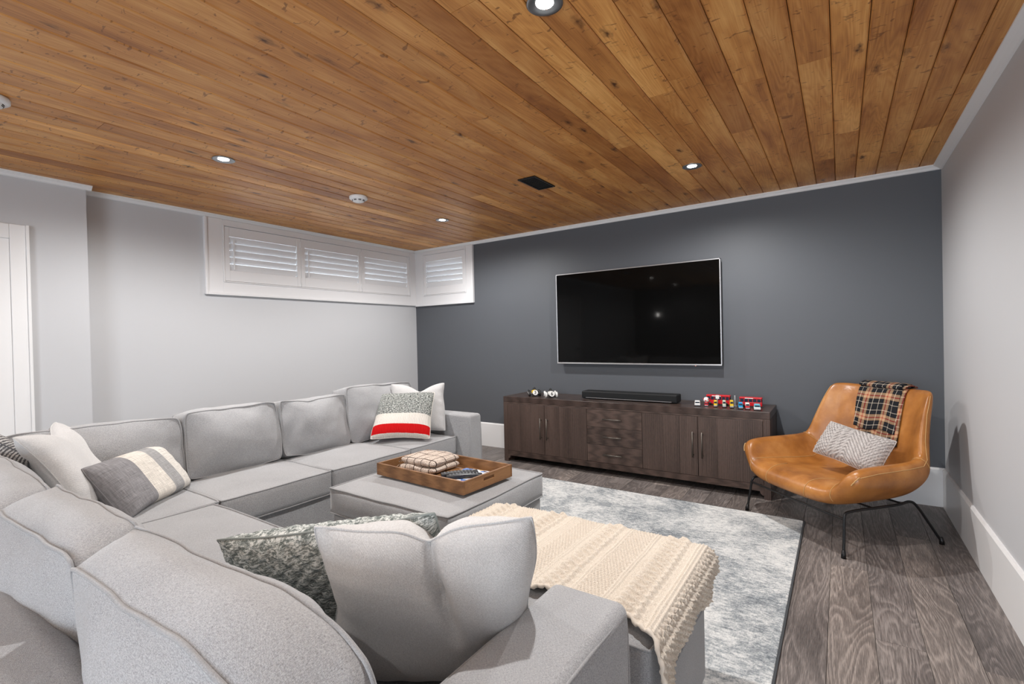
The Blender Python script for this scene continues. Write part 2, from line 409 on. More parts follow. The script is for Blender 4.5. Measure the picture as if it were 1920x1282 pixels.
window('window_1', 'long white shuttered window of three panels on the white left wall', to_left, (XL, 3.2, 1.68), 1.985, YB, 1.70, 2.356, (2.12, 4.375), [(2.135, 2.868, True, -21, 0), (2.871, 3.618, True, -21, 0), (3.621, 4.36, False, -21, 0)], 1.80, 2.31)
window('window_2', 'small white shuttered window at the end of the charcoal wall', to_back, (-4.0, YB, 1.68), XL+.022, -3.575, 1.69, 2.356, (-4.375, -3.67), [(-4.362, -3.683, False, -27, 0)], 1.80, 2.325)
# invented rear window, out of view, added to let the fill lamp in
w3 = thing('fill_window', 'added unseen window for the fill lamp behind the camera', None, (-.55, YR, .35)); tag(w3, kind='structure')
mesh_obj('window_casing', join(box(-1.69, -1.6, YR, YR+.02, .26, 2.24), box(.5, .59, YR, YR+.02, .26, 2.24), box(-1.6, .5, YR, YR+.02, .26, .35), box(-1.6, .5, YR, YR+.02, 2.15, 2.24), box(-.575, -.525, YR-.09, YR-.05, .35, 2.15)), M_trim, w3, world=True)

# ------------------------------------------------------------------ ceiling fittings
M_emit = mat('lamp_lens', (1, 1, 1), .4, emit=(1, .97, .92), estr=30)
M_ring = mat('satin_chrome_baffle', (.32, .34, .36), .28, .9)
pot_labels = ['recessed ceiling light at the top edge of the view', 'recessed ceiling light in front of the television', 'recessed ceiling light nearest the left wall and door', 'recessed ceiling light nearest the shuttered window corner',
    'recessed ceiling light behind the camera near the right wall', 'recessed ceiling light behind the camera on the door side', 'recessed ceiling light in front of the added rear window', 'recessed ceiling light in front of the wall lamp at the rear']
for i, (x, y) in enumerate(POTS):
    t_ = thing('recessed_light', pot_labels[i], 'ceiling light', (x, y, ZC), 0, 'recessed ceiling lights')
    mesh_obj('trim_ring', cyl(0, 0, 0, 40, prof=[(.061, -.001), (.063, -.005), (.056, -.0065), (.034, -.0035), (.030, -.001)]), M_ring, t_, smooth=True)
    mesh_obj('lens', cyl(0, 0, 0, 32, prof=[(0, -.004), (.022, -.004), (.030, -.002)]), M_emit, t_, smooth=True)
M_plast = mat('white_plastic', (.82, .82, .82), .4); M_slot = mat('black_slot', (.01, .01, .01), .8)
for (x, y, lb) in [(-3.125, 2.494, 'round white smoke alarm in the middle of the pine ceiling'), (-3.15, .50, 'round white smoke alarm cut by the left edge of the view')]:
    t_ = thing('smoke_alarm', lb, 'smoke alarm', (x, y, ZC))
    mesh_obj('housing', cyl(0, 0, 0, 40, prof=[(0, -.001), (.066, -.001), (.069, -.006), (.069, -.022), (.060, -.029), (.047, -.032), (.043, -.042), (.030, -.047), (0, -.048)]), M_plast, t_, smooth=True)
    for row, (ra, zz) in enumerate([(.0475, -.033), (.0445, -.0385)]):
        for k in range(8):
            a0 = k*math.pi/4+.1; pts = [(ra*math.cos(a0+q), ra*math.sin(a0+q), zz) for q in (0, .15, .3, .45)]
            mesh_obj('air_slot', tube(pts, .0022, 6), M_slot, t_)
    mesh_obj('test_button', cyl(.012, -.050, -.047, 20), M_plast, t_)
vt = thing('ceiling_vent', 'black rectangular air vent set in the pine ceiling', 'vent', (-1.84, 3.08, ZC))
mesh_obj('vent_frame', join(box(-.072, -.060, -.148, .148, -.007, .0), box(.060, .072, -.148, .148, -.007, .0), box(-.06, .06, -.148, -.136, -.007, .0), box(-.06, .06, .136, .148, -.007, .0)), M_black, vt)
mesh_obj('vent_backing', box(-.062, .062, -.138, .138, -.0015, 0), M_slot, vt)
for k in range(9):
    q = xf(box(-.060, .060, -.006, .006, -.001, .001), Matrix.Translation((0, -.120+.030*k, -.004)) @ Matrix.Rotation(R(25), 4, 'X')); mesh_obj('slat', q, M_black, vt)

# ------------------------------------------------------------------ television
tv = thing('television', 'large flat television with thin silver frame on the charcoal wall', 'television', (-1.635, YB-.07, .97))
x0, x1, z0, z1, yf = -2.432, -.838, .972, 1.890, YB-.075
M_silver = mat('brushed_silver', (.55, .55, .56), .3, .9)
M_screen = mat('black_glass_screen', (.002, .002, .002), .05, spec=.13)
mesh_obj('screen', box(x0+.008, x1-.008, yf+.002, yf+.012, z0+.010, z1-.008), M_screen, tv, world=True)
mesh_obj('bezel', join(box(x0, x0+.009, yf, yf+.03, z0, z1, .002), box(x1-.009, x1, yf, yf+.03, z0, z1, .002), box(x0, x1, yf, yf+.03, z1-.009, z1, .002), box(x0, x1, yf-.001, yf+.03, z0, z0+.014, .002)), M_silver, tv, world=True)
mesh_obj('rear_case', box(x0+.05, x1-.05, yf+.012, YB-.006, z0+.03, z1-.05, .01), M_black, tv, world=True)
mesh_obj('indicator', box(-1.06, -1.05, yf-.002, yf+.004, z0-.006, z0+.001), mat('status_light', (.6, .3, .25), .4), tv, world=True)

# ------------------------------------------------------------------ media console
cx0, cx1, cyf, cyb, cH = -2.855, -.440, 4.02, YB-.022, .657
mc = thing('media_console', 'long dark oak media console under the television', 'cabinet', ((cx0+cx1)/2, (cyf+cyb)/2, 0))
mesh_obj('top', box(cx0, cx1, cyf, cyb, cH-.055, cH, .003), M_console_t, mc, world=True)
mesh_obj('top_rail', box(cx0+.048, cx1-.048, cyf+.001, cyf+.03, cH-.068, cH-.0552, .001), M_console_h, mc, world=True)
for a, b in ((cx0, cx0+.048), (cx1-.048, cx1)): mesh_obj('side_panel', box(a, b, cyf+.0005, cyb, 0, cH-.0552, .003), M_console_v, mc, world=True)
pr = [(cx0+.048, .112)]
arch = [(cx0+.048, .03)] + [(cx0+.048+.028*math.sin(t), .062-.032*math.cos(t)) for t in (.5, 1.0, 1.57)] + [(cx1-.048-.028*math.sin(t), .062-.032*math.cos(t)) for t in (1.57, 1.0, .5)] + [(cx1-.048, .03), (cx1-.048, .112), (cx0+.048, .112)]
n = len(arch); V = [(p[0], y, p[1]) for y in (cyf+.001, cyf+.03) for p in arch]
mesh_obj('bottom_rail', (V, [[i, (i+1) % n, n+(i+1) % n, n+i] for i in range(n)]+[list(range(n))[::-1], [n+i for i in range(n)]]), M_console_h, mc, world=True)
mesh_obj('carcass', join(box(cx0+.048, cx1-.048, cyf+.03, cyb, .08, .098), box(cx0+.048, cx1-.048, cyb-.012, cyb, .098, cH-.06), box(-1.930, -1.912, cyf+.03, cyb-.012, .098, cH-.0555), box(-1.432, -1.414, cyf+.03, cyb-.012, .098, cH-.0555),
    box(cx0+.048, cx1-.048, cyf+.022, cyf+.03, .112, cH-.068)), mat('console_inside', (.012, .009, .008), .8), mc, world=True)
dz0, dz1 = .1135, cH-.0695
def bar_handle(parent, p, L, vertical):
    e = Vector((0, 0, 1)) if vertical else Vector((1, 0, 0)); p = Vector(p)
    h = mesh_obj('handle', join(tube([p+Vector((0, -.028, 0))-e*L/2, p+Vector((0, -.028, 0))+e*L/2], .0055, 10), tube([p-e*(L/2-.018), p+Vector((0, -.028, 0))-e*(L/2-.018)], .005, 8), tube([p+e*(L/2-.018), p+Vector((0, -.028, 0))+e*(L/2-.018)], .005, 8)), M_handle, parent, smooth=True, world=True)
    h['label'] = 'slim dark bronze bar handle'
cols_ = [(cx0+.049, -2.376, 'R'), (-2.374, -1.928, 'L'), (-1.412, -.957, 'R'), (-.955, cx1-.049, 'L')]
for a, b, side in cols_:
    nb = 3; wv = (b-a-.002)/nb
    d = mesh_obj('door', box(a+.0008, b-.0008, cyf+.003, cyf+.022, dz0, dz1, .0015), M_console_v, mc, world=True)
    cuts = sorted([0, random.uniform(.28, .4), random.uniform(.6, .72), 1])
    for k in range(3):
        q0 = a+.001+(b-a-.002)*cuts[k]; q1 = a+.001+(b-a-.002)*cuts[k+1]
        mesh_obj('board', box(q0+.0004, q1-.0004, cyf+.0012, cyf+.006, dz0+.0005, dz1-.0005, .0006, 1), M_console_v, d, world=True)
    xh = b-.035 if side == 'R' else a+.035
    bar_handle(d, (xh, cyf+.002, .365), .205, True)
for k in range(3):
    hh = (dz1-dz0)/3; a0 = dz0+k*hh
    d = mesh_obj('drawer', box(-1.926, -1.414, cyf+.0012, cyf+.022, a0+.0012, a0+hh-.0012, .0015), M_console_h, mc, world=True)
    bar_handle(d, (-1.675, cyf+.002, a0+hh/2), .175, False)

# ------------------------------------------------------------------ sofa and ottomans
def bcush(parent, name, cen, ax, size, puff=(.05, .05, .012), seed=1, nzs=.012, mate=None, pipes=(1, -1), corner=.06, res=26, sag=0, label=None, pm=None, drop=0, skew=(0, 0)):
    """box cushion: ax = (u, v, n) world axes, size along them; seams run round the +n and -n faces"""
    U, Vv, Nn = [Vector(a).normalized() for a in ax]; cen = Vector(cen); W, D, H = size
    def rc(a, b):   # round the corners of the square a,b
        k = corner; m = max(abs(a), abs(b))
        if m < 1e-6: return a, b
        s = 1 - .5*k*(min(abs(a), abs(b))/m)**6*m**2
        return a*s, b*s
    def pos(a, b, c):
        a2, b2 = rc(a, b)
        x, y, z = a2*W/2, b2*D/2, c*H/2
        fa = (1-abs(a)**2.4)*(1-abs(b)**2.4)
        if c > 0: z += puff[0]*fa*c
        else: z += puff[1]*fa*c
        x += (a*puff[2])*(1-c*c)*(1-b**4); y += (b*puff[2])*(1-c*c)*(1-a**4)
        y -= sag*(1-a*a)*(b if b > 0 else 0)
        x -= (skew[0]*max(0, a)-skew[1]*min(0, a))*(1-c)/2
        if drop: y -= drop*max(0, (-a-.35)/.65)**2*(b+1)/2
        p = cen+U*x+Vv*y+Nn*z
        q = nv(p, 3.2, seed)*nzs + nv(p, 10, seed+3)*nzs*.38
        if (abs(a) > .98 or abs(b) > .98): q = q*.7
        return p+q
    V, F = [], []; n = res; m = 5; idx = {}
    def vid(a, b, c):
        k = (round(a, 4), round(b, 4), round(c, 4))
        if k not in idx: idx[k] = len(V); V.append(tuple(pos(a, b, c)))
        return idx[k]
    T = [math.sin((i/n-.5)*math.pi)*.35+(2*i/n-1)*.65 for i in range(n+1)]; T[0] = -1; T[-1] = 1
    Cc = [2*i/m-1 for i in range(m+1)]
    for c in (1, -1):
        for i in range(n):
            for j in range(n):
                q = [vid(T[i], T[j], c), vid(T[i+1], T[j], c), vid(T[i+1], T[j+1], c), vid(T[i], T[j+1], c)]
                F.append(q if c > 0 else q[::-1])
    for k in range(m):
        for i in range(n):
            for s in (1, -1):
                q = [vid(T[i], s, Cc[k]), vid(T[i+1], s, Cc[k]), vid(T[i+1], s, Cc[k+1]), vid(T[i], s, Cc[k+1])]; F.append(q if s < 0 else q[::-1])
                q = [vid(s, T[i], Cc[k]), vid(s, T[i+1], Cc[k]), vid(s, T[i+1], Cc[k+1]), vid(s, T[i], Cc[k+1])]; F.append(q[::-1] if s < 0 else q)
    o = mesh_obj(name, (V, F), mate or M_sofa, parent, smooth=True, world=True)
    if label: o['label'] = label
    for c in pipes:
        pts = [pos(t, -1, c) for t in T[:-1]]+[pos(1, t, c) for t in T[:-1]]+[pos(t, 1, c) for t in T[::-1][:-1]]+[pos(-1, t, c) for t in T[::-1][:-1]]
        pts = [p+Nn*c*.001 for p in pts]
        mesh_obj('piping', tube(pts, .0042, 6, closed=True), pm or M_pipe, o, smooth=True, world=True)
    return o
X_, Y_, Z_ = Vector((1, 0, 0)), Vector((0, 1, 0)), Vector((0, 0, 1))
so = thing('sectional_sofa', 'large light grey fabric corner sofa wrapping the left and near sides', 'sofa', (-3.0, 1.2, 0))
def rbox(x0, x1, y0, y1, z0, z1, r, seed=0, amp=.004):
    v, f = box(x0, x1, y0, y1, z0, z1, r, 5)
    return v, f
def soft(name, a, m=M_sofa, parent=so, label=None):
    o = mesh_obj(name, a, m, parent, smooth=True, world=True)
    md = o.modifiers.new('w', 'WEIGHTED_NORMAL')
    if label: o['label'] = label
    return o
# bases
soft('base', rbox(-3.50, -2.585, .12, 2.955, .045, .330, .018))
soft('base', rbox(-2.583, -.615, .12, 1.075, .045, .330, .018))
for (x, y) in [(-3.42, .2), (-3.42, 2.9), (-2.66, 2.9), (-2.66, 1.2), (-.7, .2), (-.5, 1.0), (-2.0, .2), (-3.42, 1.6)]:
    mesh_obj('leg', cyl(.022, .0125 if (x > -2.6 and y > .65) else 0, .05, 12, .03, (x, y)), M_black, so, world=True)
# back frames
def roll_frame(along, a, b, c0, c1, z0, z1, r):
    """upholstered back frame with a rounded top: profile extruded along x or y, ends closed"""
    pr = [(c0, z0), (c1, z0), (c1, z1-r)]
    for k in range(1, 7): t = k/6*math.pi/2; pr.append((c1-r+r*math.cos(t), z1-r+r*math.sin(t)))
    rr = r
    for k in range(0, 7): t = math.pi/2+k/6*math.pi/2; pr.append((c0+rr+rr*math.cos(t), z1-rr+rr*math.sin(t)))
    q = extr(pr, along, a, b); bm = bmesh.new(); vv = [bm.verts.new(p) for p in q[0]]
    for f in q[1]: bm.faces.new([vv[i] for i in f])
    bmesh.ops.recalc_face_normals(bm, faces=bm.faces[:])
    return bm_vf(bm)
soft('back_frame', roll_frame('y', .10, 2.955, -3.50, -3.315, .05, .685, .06))
soft('back_frame', roll_frame('x', -3.31, -.615, .105, .315, .05, .690, .075))
# arms
def arm(name, x0, x1, y0, y1, z1):
    v, f = box(x0, x1, y0, y1, .05, z1, .028, 5)
    o = soft('armrest', (v, f)); return o
aA = arm('a', -3.50, -2.43, 2.96, 3.115, .645)
zt = .645
for yy in (2.966, 3.109):
    mesh_obj('piping', tube(smooth_path([(-3.45, yy, zt-.012), (-2.47, yy, zt-.012), (-2.437, yy, zt-.045), (-2.435, yy, .08)], 2), .0042, 6), M_pipe, aA, smooth=True, world=True)
aN = arm('n', -.605, -.405, .10, 1.055, .645)
for xx in (-.599, -.411):
    mesh_obj('piping', tube(smooth_path([(xx, .16, zt-.012), (xx, 1.015, zt-.012), (xx, 1.048, zt-.045), (xx, 1.050, .08)], 2), .0042, 6), M_pipe, aN, smooth=True, world=True)
# seat cushions of the far run and the near run
def seat(x0, x1, y0, y1, sd):
    bcush(so, 'seat_cushion', ((x0+x1)/2, (y0+y1)/2, .400), (X_, Y_, Z_), (x1-x0, y1-y0, .135), (.024, .004, .010), sd, .006, corner=.03, res=22)
seat(-3.31, -2.560, 1.166, 1.800, 1); seat(-3.31, -2.550, 1.806, 2.440, 2); seat(-3.31, -2.560, 2.446, 2.955, 3); seat(-3.31, -2.560, .32, 1.160, 4)
seat(-2.555, -1.60, .32, 1.130, 5); seat(-1.594, -.612, .32, 1.130, 6)
# back cushions, far run (faces +x)
def back_a(y0, y1, zt, sd, lean=6, x=-3.145, nzs=.020, sag=.0):
    n = Vector((math.cos(R(lean)), 0, math.sin(R(lean)))); v = Vector((-math.sin(R(lean)), 0, math.cos(R(lean))))
    h = zt-.475
    bcush(so, 'back_cushion', (x, (y0+y1)/2, .475+h/2), (Y_, v, n), (y1-y0, h, .160), (.075, .035, .016), sd, nzs, corner=.12, res=40, sag=sag)
back_a(.47, 1.205, .845, 11, 8, -3.155); back_a(1.212, 1.765, .858, 12, 7); back_a(1.772, 2.300, .858, 13, 7, nzs=.030, sag=.02); back_a(2.306, 2.965, .885, 14, 8, nzs=.028)
# back cushions, near run (face +y)
def back_n(x0, x1, zl, zr, sd, lean=6, y=.405, nzs=.014, sag=0, drop=0, skew=(0, 0)):
    n = Vector((0, math.cos(R(lean)), math.sin(R(lean)))); v = Vector((0, -math.sin(R(lean)), math.cos(R(lean))))
    ang = math.atan2(zr-zl, x1-x0); rm = Matrix.Rotation(-ang, 3, 'Y')
    h = (zl+zr)/2-.475
    bcush(so, 'back_cushion', ((x0+x1)/2, y, .475+h/2), (rm @ -X_, rm @ v, n), (x1-x0, h, .135), (.095, .065, .026), sd, nzs, corner=.10, res=56, sag=sag, drop=drop, skew=skew)
back_n(-2.96, -2.005, .825, .825, 21, 7, .380, .020, skew=(.08, .08)); back_n(-1.990, -1.350, .835, .835, 22, 7, .382, .024, skew=(.08, .08)); back_n(-1.335, -.540, .850, .845, 23, 8, .385, .020, drop=.035, skew=(.09, -.03))

# ottomans
def ottoman(label, x0, x1, y0, y1, z, sd):
    ot = thing('ottoman', label, 'ottoman', ((x0+x1)/2, (y0+y1)/2, 0))
    bcush(ot, 'cushion_top', ((x0+x1)/2, (y0+y1)/2, z-.07), (X_, Y_, Z_), (x1-x0, y1-y0, .13), (.022, .002, .014), sd, .006, corner=.03, res=24)
    soft('base', rbox(x0+.012, x1-.012, y0+.012, y1-.012, .04, z-.136, .02), parent=ot)
    for sx in (x0+.07, x1-.07):
        for sy in (y0+.07, y1-.07): mesh_obj('leg', cyl(.02, .0125, .045, 12, .026, (sx, sy)), M_black, ot, world=True)
    return ot
ottoman('square light grey ottoman holding the wooden tray', -2.285, -1.430, 1.580, 2.400, .470, 31)
ottoman('light grey ottoman under the cream knitted throw', -1.325, -.395, 1.165, 1.785, .470, 32)

# rug
bm = bmesh.new()
rg = thing('area_rug', 'distressed grey and ivory rug under the ottomans', 'rug', (-1.4, 2.16, 0))
mesh_obj('pile', box(-2.53, -.218, .66, 3.672, .001, .012, .004), M_rug, rg, world=True)
mesh_obj('binding', join(box(-2.538, -2.53, .652, 3.68, .0, .010), box(-.218, -.210, .652, 3.68, .0, .010), box(-2.53, -.218, .652, .66, .0, .010), box(-2.53, -.218, 3.672, 3.68, .0, .010)), M_rugedge, rg, world=True)

# ------------------------------------------------------------------ pillows
def pillow(name, label, cat, cen, u, v, size, thick, m, seed=1, conc=.09, chop=0, res=40, nzs=.012, flat=1.7, parts=None, group=None, disp=None, bottom_flat=0, crease=0, cw_=.34):
    """u = width axis, v = up axis (made orthogonal); n = u x v is the front"""
    U = Vector(u).normalized(); Vv = Vector(v); Vv = (Vv-U*Vv.dot(U)).normalized(); N = U.cross(Vv); W, H = size; cen = Vector(cen)
    root = thing(name, label, cat, tuple(cen-Vv*H/2), 0, group)
    V, F, UVs = [], [], []
    def pos(a, b, s):
        x = a*W/2*(1-conc*(1-b*b)*abs(a)**3); y = b*H/2*(1-conc*(1-a*a)*abs(b)**3)
        rk = 1-.035*(abs(a)*abs(b))**6; x *= rk; y *= rk
        e = max(0., (1-a**4))*max(0., (1-b**4))
        z = thick/2*e**(1/flat)*s
        if chop:
            g = math.exp(-abs((a-.05)/cw_)**1.5)*max(0, (b+.35)/1.35)**1.5
            y -= chop*g; z *= 1-.30*g
            z -= s*crease*math.exp(-((a-.06-.12*(1-b))/.055)**2)*min(1, max(0, b+.1)*2)*(1-b**12)
        if bottom_flat and b < -.5: y += bottom_flat*((-b-.5)/.5)**2
        p = cen+U*x+Vv*y+N*z
        q = nv(p, 5, seed)*nzs
        # radiating wrinkles near the edges
        r_ = math.sin((a*7+seed)*3.1)*max(0, abs(b)-.55)+math.sin((b*7+seed)*2.7)*max(0, abs(a)-.55)
        q = q+N*(s*r_*.010*e)
        if disp: q = q+N*s*disp(a, b, s)*min(1, e*6)
        return p+q
    n = res
    for s in (1, -1):
        base = len(V)
        for j in range(n+1):
            for i in range(n+1):
                a = math.sin((i/n-.5)*math.pi)*.55+(2*i/n-1)*.45; b = math.sin((j/n-.5)*math.pi)*.55+(2*j/n-1)*.45
                V.append(tuple(pos(a, b, s))); UVs.append((a*.5+.5, b*.5+.5))
        F += grid_faces(n+1, n+1, s < 0, base)
    mesh = mesh_obj('cover', (V, F), m, root, smooth=True, world=True, uv=UVs)
    bm = bmesh.new(); bm.from_mesh(mesh.data); bmesh.ops.remove_doubles(bm, verts=bm.verts, dist=.0004); bm.to_mesh(mesh.data); bm.free()
    T = [math.sin((i/n-.5)*math.pi)*.55+(2*i/n-1)*.45 for i in range(n+1)]
    pts = [pos(t, -1, 0) for t in T[:-1]]+[pos(1, t, 0) for t in T[:-1]]+[pos(t, 1, 0) for t in T[::-1][:-1]]+[pos(-1, t, 0) for t in T[::-1][:-1]]
    mesh_obj('edge_seam', tube(pts, .0028, 6, closed=True), m, root, smooth=True, world=True)
    return root
def uvband(name, stops, c_noise=.08, sx=200, sy=10, axis=0, dist=0, bump=.5, ribs=None):
    m = mat(name, (1, 1, 1), .95, spec=.1); t = NT(m); c = t.coord('UV'); s = t.N('ShaderNodeSeparateXYZ'); t.L(c, s.inputs[0])
    fac = s.outputs[axis]
    col = t.ramp(fac, stops, 'CONSTANT')
    n = t.noise(t.coord('UV', scale=(sx, sy, 1)), 1, 3, .7); n2 = t.noise(t.coord('UV', scale=(sy, sx, 1)), 1, 3, .7)
    nn = t.math('ADD', t.math('MULTIPLY', n, .5), t.math('MULTIPLY', n2, .5))
    v = t.ramp(nn, [(.35, (1-c_noise*3,)*3), (.65, (1+c_noise,)*3)])
    t.col(t.mix(1., col, v, 'MULTIPLY'))
    h = nn
    if ribs:
        h = t.math('ADD', t.wave(t.coord('UV'), ribs, 0, 0, 1, bands='X'), t.math('MULTIPLY', nn, .8))
    t.nrm(t.bump(h, bump, .003)); return m

# knitted red and white banded pillow on the far seat
def knit_red():
    m = mat('heathered_knit_with_red_band', (1, 1, 1), .95, spec=.1); t = NT(m); s = t.N('ShaderNodeSeparateXYZ'); t.L(t.coord('UV'), s.inputs[0])
    n = t.noise(t.coord('UV', scale=(34, 60, 1)), 1, 3, .8)
    grey = t.ramp(n, [(.42, (.075, .085, .08)), (.50, (.26, .275, .26)), (.58, (.62, .64, .61))])
    band = t.ramp(s.outputs[1], [(0, (.72, .68, .62)), (.055, (.62, .010, .012)), (.235, (.80, .76, .70)), (.455, (1, 1, 1))], 'CONSTANT')
    isg = t.math('GREATER_THAN', s.outputs[1], .455)
    t.col(t.mix(isg, band, grey)); rb = t.wave(t.coord('UV'), 14, 0, 0, 1, bands='X')
    t.nrm(t.bump(t.math('ADD', t.math('MULTIPLY', rb, .9), n), .8, .005)); return m
def axes(p0, p1, top):   # from bottom-left, bottom-right points and a top-left point
    p0, p1, top = Vector(p0), Vector(p1), Vector(top); return p1-p0, top-p0
pillow('throw_pillow', 'grey knitted pillow with white and red bands on the far seat', 'pillow', (-2.83, 2.639, .664), (.83, .558, -.014), (-.344, .53, .776), (.455, .415), .14, knit_red(), 3, .07, nzs=.012)
pillow('throw_pillow', 'off-white square pillow leaning on the far armrest', 'pillow', (-2.855, 2.825, .705), (.677, .736, -.012), (-.331, .319, .888), (.44, .42), .13, M_white, 5, .08, chop=.06, nzs=.014)
# corner pillows
pillow('throw_pillow', 'off-white square pillow in the sofa corner behind the striped one', 'pillow', (-2.955, .700, .695), (-.882, .472, -.007), (-.25, -.46, .85), (.50, .46), .14, M_white, 6, .09, chop=.05, nzs=.014)
st = [(0, (.27, .265, .275)), (.31, (.70, .66, .60)), (.55, (.36, .36, .36)), (.70, (.70, .67, .62)), (.92, (.45, .44, .43))]
def stripe_mat():
    m = uvband('cream_and_grey_striped_cotton', st, .16, 130, 7, 0, bump=.35); return m
pillow('lumbar_pillow', 'long cream pillow with wide grey stripes in the sofa corner', 'pillow', (-2.900, .958, .572), (-.693, .721, -.019), (-.433, -.394, .811), (.58, .35), .17, stripe_mat(), 8, .05, nzs=.010, bottom_flat=.04)
# near pillows
def moss_mat():
    m = mat('grey_green_basket_knit', (.3, .3, .3), .95, spec=.1); t = NT(m)
    br = t.N('ShaderNodeTexBrick', i_Scale=1.0, i_Mortar_Size=.0); t.L(t.coord('UV', scale=(11, 26, 1)), br.inputs[0])
    n = t.noise(t.coord('UV', scale=(40, 95, 1)), 1, 3, .85)
    ck = t.N('ShaderNodeTexChecker', i_Scale=22.0); t.L(t.coord('UV', scale=(1, .8, 1)), ck.inputs[0])
    v = t.math('ADD', n, t.math('MULTIPLY', t.math('SUBTRACT', ck.outputs[1], .5), .05))
    t.col(t.ramp(v, [(.40, (.12, .138, .132)), (.50, (.30, .325, .31)), (.58, (.62, .64, .62))])); t.nrm(t.bump(v, .7, .004)); return m
def wk(a, b, s): 
    return .004*math.sin(a*40)*(1 if math.sin(b*33) > 0 else -1)
pillow('throw_pillow', 'grey green knitted pillow lying behind the big near pillow', 'pillow', (-1.01, .765, .645), (.907, .396, .146), (.067, -.478, .876), (.57, .42), .14, moss_mat(), 9, .10, nzs=.012, disp=wk, res=80)
pillow('throw_pillow', 'big pale grey pillow with a dented top beside the near armrest', 'pillow', (-.765, .790, .668), (.797, .604, .022), (.225, -.329, .917), (.465, .46), .20, M_white, 10, .06, chop=.042, nzs=.018, res=80, flat=1.35, crease=.05, bottom_flat=.03, cw_=.2)
def braid_mat():
    m = mat('charcoal_braided_knit', (.1, .1, .1), .95, spec=.1); t = NT(m)
    v = t.wave(t.coord('UV', scale=(1, 1, 1)), 9, 3, 2, 8, bands='X'); n = t.noise(t.coord('UV', scale=(40, 90, 1)), 1, 2, .8)
    t.col(t.ramp(t.math('ADD', t.math('MULTIPLY', v, .5), t.math('MULTIPLY', n, .5)), [(.35, (.10, .10, .105)), (.6, (.50, .49, .48))])); t.nrm(t.bump(v, 1, .006)); return m
pillow('throw_pillow', 'charcoal braided knit pillow at the left edge behind the near cushions', 'pillow', (-3.08, .476, .762), (.8, .446, -.403), (.548, -.267, .792), (.50, .34), .11, braid_mat(), 12, .12, nzs=.010)

